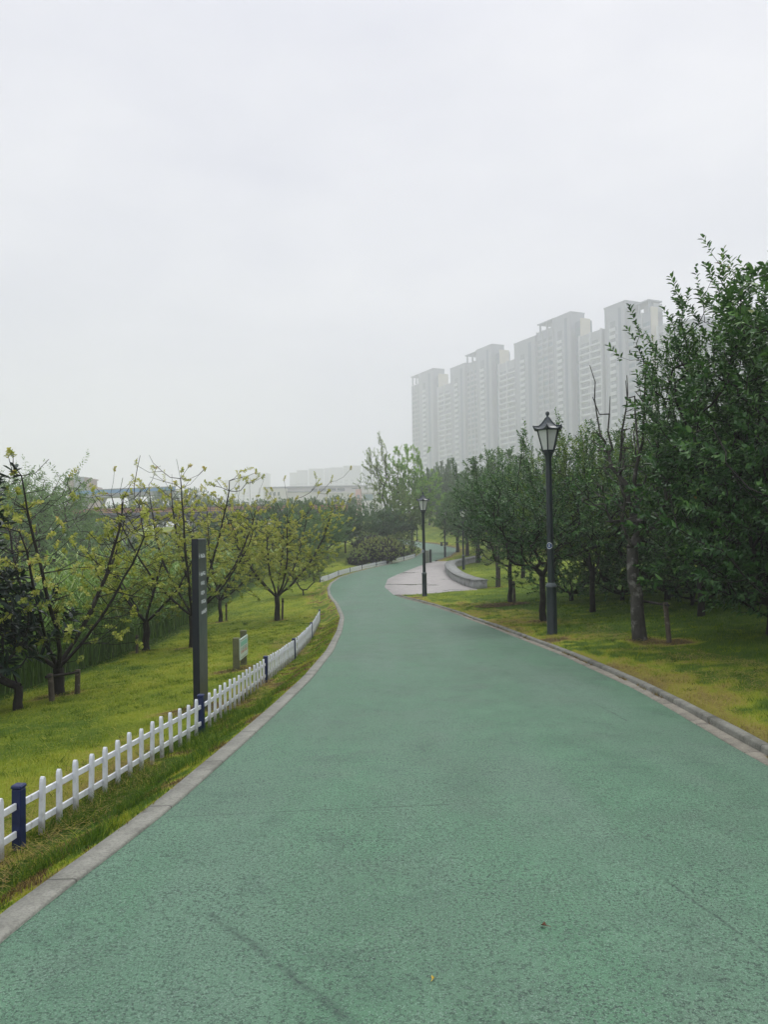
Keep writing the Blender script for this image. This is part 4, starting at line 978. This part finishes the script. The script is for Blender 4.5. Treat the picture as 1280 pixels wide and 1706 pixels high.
# ------------------------------------------------------------------ stakes and frames beside the trees
MAT_TIE = paint('black_tie', (.02, .02, .02), .7, .2)
def stake(label, px, py, top, tilt=(0, 0), r=.035):
    g = base_at(px, py); h = high(g, top); o = thing('tree_stake', label, 'stake', g, 0, 'wooden stakes beside the trees')
    b = MB(); b.tube([(0, 0, -.1), (tilt[0]*.5, tilt[1]*.5, h*.5), (tilt[0], tilt[1], h)], [r*1.05, r, r*.95], 8); link('pole', b.mesh('pole', WOOD), o)
    b = MB(); zt = h*.86; b.tube([(tilt[0]*.86-.0, tilt[1]*.86, zt-.025), (tilt[0]*.86, tilt[1]*.86, zt+.025)], r*1.18, 8); link('tie', b.mesh('tie', MAT_TIE), o)
def frame(label, a, b_, ta, tb, bar, thin=None, r=.042):
    ga, gb = base_at(*a), base_at(*b_); o = thing('tree_support', label, 'tree support', ga); d = gb-ga
    ha, hb = high(ga, ta[1]), high(gb, tb[1]); xa = PX(ta[0], ga.y)-ga.x; xb = PX(tb[0], gb.y)-gb.x
    m = MB(); m.tube([(0, 0, -.1), (xa, 0, ha)], [r*1.05, r], 8); link('post', m.mesh('post', WOOD), o)
    m = MB(); m.tube([(d.x, d.y, d.z-.1), (d.x+xb, d.y, d.z+hb)], [r*1.05, r], 8); link('post', m.mesh('post', WOOD), o)
    za, zb = ha*bar, hb*bar; v = Vector((d.x+xb, d.y, d.z+zb))-Vector((xa, 0, za)); e = v.normalized()*.05
    m = MB(); m.tube([Vector((xa, -r*1.6, za))-e, Vector((d.x+xb, d.y-r*1.6, d.z+zb))+e], r*.5, 8); link('crossbar', m.mesh('crossbar', BARK_DARK), o)
frame('weathered two-post frame round the sparse tree at the left', (87, 1168), (128, 1156), (81, 1113), (127, 1107), .93)
frame('leaning two-post support beside the thin pale-barked tree', (1058, 1063), (1117, 1070), (1056, 1003), (1106, 1012), .95, r=.040)
stake('short stake beside the low-spreading tree', 228, 1089, 1051)
stake('thin stake beside the tree right of the sign pillar', 377, 1034, 1000)
stake('stake leaning on the fullest yellow tree', 470, 1032, 994, (.03, .02))
stake('stake touching the double trunk at the mulch ring', 858, 1005, 972, (-.02, 0), .045)
stake('short dark stake right of the pale trunk', 833, 978, 946, (0, 0), .05)

# bare mulch ring, litter under the right-hand trees
def mulch():
    g = ground(838, 1008); n = 1500; a = rng.uniform(0, 2*PI, n); q = np.sqrt(rng.uniform(0, 1, n))*(.72+.35*fbm(np.cos(a)*2+5, np.sin(a)*2+5, 8))
    X = g.x+np.cos(a)*q*.95; Y = g.y+np.sin(a)*q*.8
    straw('mulch', X, Y, rng.uniform(.03, .10, n), rng.uniform(.03, .07, n), np.full(n, .985), .004)
mulch()
# dead leaves on the path, each by itself
MAT_LEAF_B = paint('dead_leaf', (.16, .075, .045), .7, .3, 40)
MAT_LEAF_Y = paint('fallen_yellow_leaf', (.62, .45, .07), .6, .2, 40)
def fallen(label, px, py, L, W, rz, mat):
    x, y = on_path(px, py); t = (x-XL(y))/(XR(y)-XL(y)); z = float(zpath(y))+.012*(1-(2*t-1)**2)+.004
    b = MB(); b.add([(0, 0, .002), (L*.35, W*.5, .010), (L*.7, W*.42, .012), (L, 0, .003), (L*.7, -W*.42, .004), (L*.35, -W*.5, .014)], [(0, 5, 4, 3), (0, 3, 2, 1)])
    o = thing('fallen_leaf', label, 'leaf', (x, y, z), rz); link('blade', b.mesh('blade', mat), o)
    b = MB(); b.tube([(0, 0, .003), (-L*.35, W*.1, .004), (-L*.6, W*.22, .003)], [.0016, .0013, .001], 5); link('stalk', b.mesh('stalk', mat), o)
fallen('curled brown dead leaf lying on the green path', 912, 1551, .026, .021, 2.9, MAT_LEAF_B)
fallen('tiny yellow leaf lying on the green path near the bottom', 721, 1642, .017, .011, 1.3, MAT_LEAF_Y)

# ------------------------------------------------------------------ cabinet and bench on the far bend
MAT_CAB = paint('grey_green_cabinet', (.20, .215, .16), .6, .2, 3)
MAT_CABD = paint('dark_cabinet_side', (.045, .05, .04), .6, .3, 3)
def cabinet():
    x, y = on_path(713, 937.5); g = Vector((x, y, float(height(x, y)))); r = thing('cabinet', 'grey upright cabinet with a dark side at the end of the forecourt', 'cabinet', g); k = y/F_PX
    b = MB(); b.box((-.05, .1, 10.2*k), (6.2*k, .35, 20.4*k), 0, 0, 1, .01); link('body', b.mesh('body', MAT_CAB), r)
    b = MB(); b.box((4.9*k, .2, 11*k), (3.6*k, .55, 22.0*k), 0, 0, 1, .01); link('side_panel', b.mesh('side_panel', MAT_CABD), r)
    b = MB(); b.box((-.05, -.085, 14.5*k), (3.6*k, .02, 6*k)); link('door', b.mesh('door', MAT_CAB), r)
cabinet()
def bench():
    x, y = 0, 88; p = at(740.5, 911.5, 91); g = Vector((p[0], 91, float(height(p[0], 91)))); k = 91/F_PX
    r = thing('bench', 'low dark bench at the outer edge of the far bend', 'bench', g)
    b = MB(); b.box((0, 0, .40), (13.5*k, .42, .07), 0, 0, 1, .01); link('seat', b.mesh('seat', MAT_CABD), r)
    for s in (-1, 1):
        b = MB(); b.box((s*4.4*k, 0, .18), (3.6*k, .36, .37), 0, 0, 1, .01); link('leg', b.mesh('leg', MAT_CABD), r)
bench()

# ------------------------------------------------------------------ bridge, ramp, far buildings
MAT_BEAM = paint('bridge_concrete', (.10, .115, .125), .7, .25, .6)
MAT_BEAM_D = paint('bridge_dark_steel', (.035, .045, .055), .6, .25, .8)  # dark steel of the girder, pipe rack and railings
MAT_ORANGE = paint('rust_orange_barrier', (.40, .20, .10), .6, .3, .9)
MAT_BLUE = paint('blue_barrier', (.12, .30, .55), .5, .15, 1)
MAT_PIER = paint('pier_concrete', (.30, .32, .33), .7, .15, 1)
def bridge():
    Y = 118.0; pl = at(60, 866, Y); pr = at(575, 862, Y); L = pr[0]-pl[0]; zt = float(at(300, 856, Y)[2]); k = Y/F_PX
    r = thing('bridge', 'long road bridge with dark girder and orange barrier behind the left trees', 'bridge', (pl[0], Y, zt))
    def bx(nm, x0, x1, y0, y1, z0, z1, mat):
        b = MB(); b.box(((x0+x1)/2, (y0+y1)/2, (z0+z1)/2), (x1-x0, y1-y0, z1-z0)); return link(nm, b.mesh(nm, mat), r)
    bx('girder', 0, L, .5, 8.5, -.95, -.55, MAT_BEAM_D); bx('deck', 0, L, 0, 9, -.55, -.15, MAT_BEAM); bx('pipe_rack', 0, L, -.5, -.05, -.42, -.05, MAT_BEAM_D)
    bx('edge_beam', 0, L, -.06, .3, -.15, .32, MAT_BEAM); bx('barrier', 0, L, 8.7, 9.0, -.14, 1.25, MAT_ORANGE)
    for z in (.55, .8, 1.05): bx('rail', 0, L, .05, .12, z, z+.07, MAT_BEAM_D)
    for i in range(int(L/2.4)): bx('rail_post', i*2.4+.2, i*2.4+.32, .125, .2, .325, 1.12, MAT_BEAM_D)
    for px in (188, 330, 470):
        x = at(px, 880, Y)[0]-pl[0]
        for q in (0, 1.6, 3.2):
            b = MB(); b.lathe([(.62, -8), (.62, -.97)], 16, (x+q*.9-1.4, 4.5, 0)); link('pier', b.mesh('pier', MAT_PIER), r)
bridge()
def ramp():
    Y = 205.0; k = Y/F_PX; o = Vector((at(125, 834, Y)[0], Y, float(at(125, 834, Y)[2])))
    r = thing('ramp', 'curving concrete road ramp with a blue barrier beside the brick building', 'road ramp', o)
    xs = np.linspace(0, 24, 30)
    def sheet(nm, y0, y1, zf, th, mat):
        V, F = [], []
        for i, x in enumerate(xs):
            c = (x/24)**2*10; z = zf(x)
            V += [(x, y0+c, z), (x, y1+c, z), (x, y1+c, z+th), (x, y0+c, z+th)]
        for i in range(len(xs)-1):
            for q in range(4): F.append((i*4+q, (i+1)*4+q, (i+1)*4+(q+1) % 4, i*4+(q+1) % 4))
        F += [(3, 2, 1, 0), tuple(len(V)-4+j for j in range(4))]
        b = MB(); b.add(V, F); return link(nm, b.mesh(nm, mat), r)
    rise = lambda x: 1.2*(x/24)**1.4
    sheet('deck', 0, 7, lambda x: rise(x)+.6, 1.0, MAT_PIER)
    sheet('barrier', -.1, .12, lambda x: rise(x)+1.61, .9*1.0, MAT_BLUE)
    sheet('kerb_rail', -.14, .2, lambda x: rise(x)+2.52, .25, MAT_PIER)
    for x in (1.6, 6.0, 13, 20):
        b = MB(); b.lathe([(.55, -12), (.55, -1.0), (1.3, .5)], 14, (x, 3+(x/24)**2*10, rise(x)+.1)); link('column', b.mesh('column', MAT_PIER), r)
ramp()

MAT_WIN = paint('window_glass', (.14, .165, .18), .25, .35, .35, spec=.6)
MAT_WINB = paint('blue_window_glass', (.10, .17, .20), .25, .35, .4, spec=.6)
MAT_TOWER = paint('tower_grey_blue', (.235, .26, .29), .8, .12, .15)
MAT_TOWER_D = paint('tower_shade_blue', (.125, .16, .20), .8, .12, .15)  # recess blue, with the recess shading deepened into the colour
MAT_TOWER_M = paint('tower_mid_grey', (.28, .30, .325), .8, .12, .15)
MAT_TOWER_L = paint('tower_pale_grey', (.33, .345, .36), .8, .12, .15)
MAT_TOWER_W = paint('tower_white', (.52, .54, .55), .8, .08, .2)
MAT_CREAM = paint('tower_cream', (.50, .47, .37), .8, .08, .2)
MAT_BRICK = paint('pale_red_brick', (.30, .21, .185), .85, .2, 1.2)
MAT_SCHOOL = paint('school_white', (.62, .61, .58), .8, .06, .1)
MAT_PINK = paint('school_pink', (.55, .30, .25), .8, .1, .2)
MAT_TEAL = paint('school_teal_glass', (.10, .22, .21), .3, .2, .2)
MAT_TILE = paint('orange_roof_tile', (.42, .15, .08), .8, .2, 1)

def boxmesh(nm, x0, x1, y0, y1, z0, z1, mat):
    b = MB(); b.box(((x0+x1)/2, (y0+y1)/2, (z0+z1)/2), (x1-x0, y1-y0, z1-z0)); return b.mesh(nm, mat)

# the row of apartment towers: u runs along the row towards the viewer, v into the depth of the blocks
UD = np.array([.42, -.9075]); VD = np.array([.9075, .42]); FAR = 1.4; P0 = np.array([29.7, 494.0])*FAR; YAW = math.atan2(UD[1], UD[0])
def t_of(px):
    a = (px-CX)/F_PX; return (a*P0[1]-P0[0])/(UD[0]-a*UD[1])
def top_of(px, py):
    t = t_of(px); q = P0+UD*t; return float(at(px, py, q[1])[2])
def tower(label, segs, zb=-2.0):
    """segs: (type, left px, right px, top px row) from far to near"""
    t0 = t_of(segs[0][1]); o = P0+UD*t0; r = thing('apartment_tower', label, 'tower', (o[0], o[1], zb), YAW, 'row of tall apartment towers')
    FL = 3.1*FAR; K = FAR; rg = random.Random(int(segs[0][1]))
    def part(nm, x0, x1, y0, y1, z0, z1, mat): return link(nm, boxmesh(nm, x0, x1, y0, y1, z0, z1, mat), r)
    for ty, a, b, py in segs:
        u0, u1 = t_of(a)-t0, t_of(b)-t0; H = top_of((a+b)/2, py)-zb; w = u1-u0; nf = int((H-5*K)/FL)
        if ty == 'core':
            part('stair_core', u0, u1, -1.2*K, 7*K, 0, H, MAT_TOWER_M)
            c = u0+w*.40; ww = min(3.6*K, w*.24)
            part('stair_glazing', c-ww/2, c+ww/2, -1.26*K, -1.19*K, 4, H-7*K, MAT_WIN)
            me = boxmesh('stair_balcony', -ww*.58, ww*.58, -.55*K, 0, 0, 1.5*K, MAT_TOWER_W)
            for k in range(2, nf-1): link('stair_balcony', me, r, (c, -1.2*K, k*FL))
            part('parapet', u0-.3, u1+.3, -1.35*K, 7.1*K, H-.35*K, H+.3*K, MAT_TOWER_M)
            for q in (u0+.4*K, u1-.9*K): part('fin', q, q+.5*K, -1.5*K, -1.19*K, 0, H-1*K, MAT_TOWER_L)
            part('side_shade_strip', u1-w*.34, u1-w*.20, -1.25*K, -1.19*K, 0, H-2*K, MAT_TOWER_D)  # flat dark strip: side shading painted on the core face
        elif ty in ('bay', 'wing'):
            wing = ty == 'wing'; part('wall', u0, u1, 0, 7*K, 0, H, MAT_TOWER_L if wing else MAT_TOWER)
            cells = 2 if wing else 3; cw = w/cells
            mws = [boxmesh('window', cw*.08, cw*f, -.08, .01, 0, 1.6*K, mt) for f, mt in ((.92, MAT_WINB if not wing else MAT_WIN), (.60, MAT_WIN), (.92, MAT_WIN))]
            mb = boxmesh('balcony', .1, w-.1, -(.9 if wing else .35)*K, -.02, 0, .85*K, MAT_TOWER_W if wing else MAT_TOWER_L)
            n0 = max(1, nf-31)
            for k in range(n0, nf+1):
                link('balcony', mb, r, (u0, 0, k*FL))
                for q in range(cells): link('window', rg.choice(mws), r, (u0+q*cw, 0, k*FL+.95*K))
            for f in ((0, .5, 1) if wing else (.0, .34, .67)):
                q = u0+w*f; part('fin', q-.22*K, q+.22*K, -(1.05 if wing else .5)*K, -.01, 0, H+.2*K, MAT_TOWER_W if wing else MAT_TOWER_L)
        elif ty == 'canopy':
            for q in (u0+.5*K, (u0+u1)/2, u1-.5*K): part('canopy_post', q-.35*K, q+.35*K, -.2*K, .6*K, H-6*K, H-.56*K, MAT_TOWER)
            part('canopy_wall', u0+w*.55, u1, 2*K, 6.8*K, H-9*K, H-1.2*K, MAT_TOWER_L)
            part('canopy_roof', u0-.9*K, u1, -.7*K, 6.9*K, H-.55*K, H, MAT_TOWER)
        elif ty == 'recess':
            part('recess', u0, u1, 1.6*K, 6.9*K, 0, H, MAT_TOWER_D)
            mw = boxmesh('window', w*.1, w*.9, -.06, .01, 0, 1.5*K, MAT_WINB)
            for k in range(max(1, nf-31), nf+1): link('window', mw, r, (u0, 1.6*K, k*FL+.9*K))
        elif ty == 'cream':
            part('end_wall', u0-.2*K, u0+.5*K, .3*K, .3*K+(b-a)*at(a, 800, 1)[1]*(P0+UD*t_of(a))[1]/F_PX/.97, 0, H, MAT_CREAM)
tower('farthest apartment tower, leftmost of the row, beside open sky', [('bay', 691, 704, 641), ('canopy', 691, 704, 625), ('core', 704, 729, 619), ('recess', 729, 735, 626), ('cream', 734.5, 752, 619), ('wing', 735, 758, 641)])
tower('second apartment tower from the left, with a broad canopy on its roof', [('core', 758, 783, 610), ('bay', 783, 802, 603), ('canopy', 783, 802, 588), ('core', 802, 828, 579), ('recess', 828, 838, 586), ('cream', 837.5, 855, 579), ('wing', 838, 866, 602)])
tower('third apartment tower from the left, directly above the nearest lamp', [('core', 866, 902, 567), ('bay', 902, 931, 549), ('canopy', 906, 931, 535), ('core', 931, 962, 526), ('recess', 962, 974.5, 534), ('cream', 974, 993, 526), ('wing', 974.5, 1011, 554)])
tower('nearest and tallest-looking apartment tower, partly behind the tall right-hand tree', [('recess', 1011, 1019, 518), ('core', 1019, 1054, 508), ('bay', 1054, 1092, 524), ('canopy', 1056, 1092, 505), ('cream', 1092, 1106, 508), ('wing', 1106, 1130, 540)])
tower('apartment tower showing only as a pale shape through the tall right-hand tree', [('core', 1150, 1180, 533), ('bay', 1180, 1225, 540), ('core', 1225, 1265, 520), ('wing', 1265, 1330, 545)])

def block(label, x0, x1, top, Y, mat, name='building', cat='building', zb=-3, win=None, depth=18, group=None, roof=True):
    a, b = at(x0, 880, Y)[0], at(x1, 880, Y)[0]; H = float(at((x0+x1)/2, top, Y)[2])-zb; w = b-a
    r = thing(name, label, cat, (a, Y, zb), 0, group)
    link('wall', boxmesh('wall', 0, w, 0, depth, 0, H, mat), r)
    if roof: link('roof', boxmesh('roof', -.4, w+.4, -.4, depth+.4, H, H+.6, MAT_TOWER_L if mat is not MAT_BRICK else MAT_BRICK), r)
    if win:
        nx, nz, ww, wh, z0, zs = win
        me = boxmesh('window', -ww/2, ww/2, -.06, .02, 0, wh, MAT_WIN)
        for i in range(nx):
            for k in range(nz):
                z = z0+k*zs
                if z+wh < H-1: link('window', me, r, (w*(i+.5)/nx, 0, z))
    return r, w, H
HB = 'faint housing blocks on the horizon'
words = ['first', 'second', 'third', 'fourth', 'fifth', 'sixth', 'seventh']
for i, (x0, x1, tp, Y) in enumerate([(484, 495, 788, 1123), (496, 513, 784, 1099), (516, 540, 781.5, 1088), (542, 550, 780.5, 1123), (551, 573, 779.5, 1076), (574, 603, 776.5, 1041), (606, 640, 778, 1053)]):
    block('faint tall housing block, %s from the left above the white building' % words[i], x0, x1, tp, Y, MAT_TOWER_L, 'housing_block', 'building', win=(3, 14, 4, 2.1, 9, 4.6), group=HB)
for i, (x0, x1, tp, lab) in enumerate([(374, 399, 800, 'lowest faint housing block, left of the white building'), (400, 416, 792, 'faint narrow housing block left of the white building'), (417, 449, 789.5, 'faint broad housing block above the yellow tree, left of the white building')]):
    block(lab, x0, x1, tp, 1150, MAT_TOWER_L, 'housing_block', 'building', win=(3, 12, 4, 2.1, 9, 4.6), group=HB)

def school():
    Y = 350.0; k = Y/F_PX; zb = -3.0; x = lambda px: float(at(px, 840, Y)[0]); z = lambda py: float(at(540, py, Y)[2])-zb
    r = thing('school_building', 'long white low building with strip windows and a pink pier', 'building', (x(436), Y, zb)); X = lambda px: x(px)-x(436)
    P = lambda nm, a, b, y0, y1, ta, tb, mat: link(nm, boxmesh(nm, X(a), X(b), y0, y1, (z(tb) if tb else 0), z(ta), mat), r)
    P('upper_wall', 438, 606, 10, 40, 809.5, None, MAT_SCHOOL); P('roof', 434, 612, 8.5, 41, 807.6, 809.4, MAT_TOWER_L)
    for a, b in ((516, 526), (528.5, 541), (544, 558), (560, 573), (585, 596)): P('window', a, b, 9.9, 10.05, 812, 817 if a < 580 else 813.5, MAT_WIN)
    P('mid_wall', 474, 566, 5, 10.5, 818.5, None, MAT_SCHOOL); P('mid_roof', 472, 568, 4.4, 11, 816.8, 818.3, MAT_TOWER_L)
    P('front_wall', 545, 640, 0, 6, 822.5, None, MAT_SCHOOL); P('front_roof', 543, 642, -.6, 6.5, 820.8, 822.3, MAT_SCHOOL)
    P('pier', 593, 602.5, -1.0, 3, 816, None, MAT_PINK); P('pier_window', 595.2, 600, -1.1, -.98, 825.5, 831.5, MAT_WIN)
    P('side_wall', 604, 640, -.5, 4, 818, 822.3, MAT_SCHOOL)
    P('glazing', 606, 622, -.12, .02, 825, 835, MAT_TEAL)
    for a in (549, 553.5, 558): P('window', a, a+2.6, -.12, .02, 826, 835, MAT_WIN)
    P('low_wing', 438, 476, 2, 9.5, 812.5, None, MAT_SCHOOL)
    for a in (441, 448, 455, 462): P('low_wing_window', a, a+3.4, 1.9, 2.05, 818, 824, MAT_WIN)
school()
r, w, H = block('hazy brick building with a stepped roof above the blue-railed ramp', 112, 142, 798, 330, MAT_BRICK, zb=-3, win=(4, 5, 1.4, 1.6, 8, 3.4), depth=14)
link('stair_tower', boxmesh('stair_tower', w*.42, w*.97, -.8, 8, 0, H+.9, MAT_TOWER), r); link('annexe', boxmesh('annexe', w, w+3.8, 1, 10, 0, H-3.4, MAT_BRICK), r)
# small house with an orange roof seen between the yellow trees
def house():
    Y = 100.0; p = at(370, 893, Y); zb = float(height(p[0], Y)); r = thing('house', 'small house with an orange tiled roof glimpsed through the yellow trees', 'house', (p[0], Y, zb)); H = float(at(370, 890, Y)[2])-zb
    link('wall', boxmesh('wall', -1.6, 1.6, 0, 4, 0, H, MAT_SCHOOL), r)
    b = MB(); b.add([(-1.9, -.3, H), (1.9, -.3, H), (1.9, 4.3, H), (-1.9, 4.3, H), (0, -.3, H+1.3), (0, 4.3, H+1.3)], [(0, 1, 4), (3, 5, 2), (0, 4, 5, 3), (1, 2, 5, 4), (0, 3, 2, 1)]); link('roof', b.mesh('roof', MAT_TILE), r)
    link('window', boxmesh('window', -.4, .4, -.05, .02, H-1.4, H-.4, MAT_WIN), r)
house()

# ------------------------------------------------------------------ air, light, sky
b = MB(); b.box((150, 470, 83), (2300, 1620, 182)); hz = kind(link('haze', b.mesh('haze', [])), 'stuff')
mh = bpy.data.materials.new('haze'); mh.use_nodes = True; t = mh.node_tree
for nd in list(t.nodes):
    if nd.type == 'BSDF_PRINCIPLED': t.nodes.remove(nd)
pv = t.nodes.new('ShaderNodeVolumePrincipled'); pv.inputs['Color'].default_value = (.955, .962, 1.0, 1); pv.inputs['Density'].default_value = HAZE; pv.inputs['Anisotropy'].default_value = .25
t.links.new(pv.outputs[0], t.nodes['Material Output'].inputs['Volume']); hz.data.materials.append(mh)

SUN_EL, SUN_AZ = math.radians(58), math.radians(28)      # azimuth to the right of the view
sd = bpy.data.lights.new('sun', 'SUN'); sd.energy = SUN_E; sd.angle = math.radians(22); sd.color = (1, .985, .97)
so = bpy.data.objects.new('sun', sd); COL.objects.link(so)
dv = Vector((math.sin(SUN_AZ)*math.cos(SUN_EL), math.cos(SUN_AZ)*math.cos(SUN_EL), math.sin(SUN_EL)))
so.rotation_euler = dv.to_track_quat('Z', 'Y').to_euler(); so.location = (20, 20, 200)

w = bpy.data.worlds.new('World'); scene.world = w; w.use_nodes = True; t = w.node_tree; bg = t.nodes['Background']; bg.inputs['Strength'].default_value = .1
sky = t.nodes.new('ShaderNodeTexSky'); sky.sky_type = 'NISHITA'; sky.sun_disc = False; sky.sun_elevation = SUN_EL; sky.sun_rotation = SUN_AZ; sky.dust_density = 6; sky.air_density = 1.2
tc = t.nodes.new('ShaderNodeTexCoord'); mp = t.nodes.new('ShaderNodeMapping'); mp.inputs['Scale'].default_value = (1, 1, 2.2); t.links.new(tc.outputs['Generated'], mp.inputs['Vector'])
nz = t.nodes.new('ShaderNodeTexNoise'); nz.inputs['Scale'].default_value = 2.6; nz.inputs['Detail'].default_value = 4; nz.inputs['Roughness'].default_value = .5; t.links.new(mp.outputs[0], nz.inputs['Vector'])
cr = t.nodes.new('ShaderNodeValToRGB'); e = cr.color_ramp.elements; e[0].position = .35; e[0].color = (*[SKY*x for x in (.865, .882, .975)], 1); e[1].position = .72; e[1].color = (*[SKY*x for x in (1.07, 1.075, 1.12)], 1)
t.links.new(nz.outputs['Fac'], cr.inputs['Fac'])
mx = t.nodes.new('ShaderNodeMix'); mx.data_type = 'RGBA'; mx.inputs[0].default_value = .95
t.links.new(sky.outputs[0], mx.inputs[6]); t.links.new(cr.outputs[0], mx.inputs[7]); # an overcast dome is brighter overhead than near the skyline
sx = t.nodes.new('ShaderNodeSeparateXYZ'); t.links.new(tc.outputs['Generated'], sx.inputs[0])
mr = t.nodes.new('ShaderNodeMapRange'); mr.interpolation_type = 'SMOOTHSTEP'; mr.inputs['From Min'].default_value = .52; mr.inputs['From Max'].default_value = 1.0; mr.inputs['To Min'].default_value = 1.0; mr.inputs['To Max'].default_value = ZENITH
t.links.new(sx.outputs[2], mr.inputs['Value'])
vm = t.nodes.new('ShaderNodeVectorMath'); vm.operation = 'SCALE'; t.links.new(mx.outputs[2], vm.inputs[0]); t.links.new(mr.outputs[0], vm.inputs['Scale'])
t.links.new(vm.outputs[0], bg.inputs['Color'])

scene.view_settings.view_transform = 'Standard'; scene.view_settings.look = 'None'; scene.view_settings.exposure = EXPOSURE; scene.view_settings.gamma = 1.0
c = scene.cycles; c.volume_bounces = 5; c.max_bounces = 8; c.diffuse_bounces = 3; c.glossy_bounces = 2; c.transmission_bounces = 4; c.transparent_max_bounces = 4; c.use_denoising = True
c.sample_clamp_indirect = 6
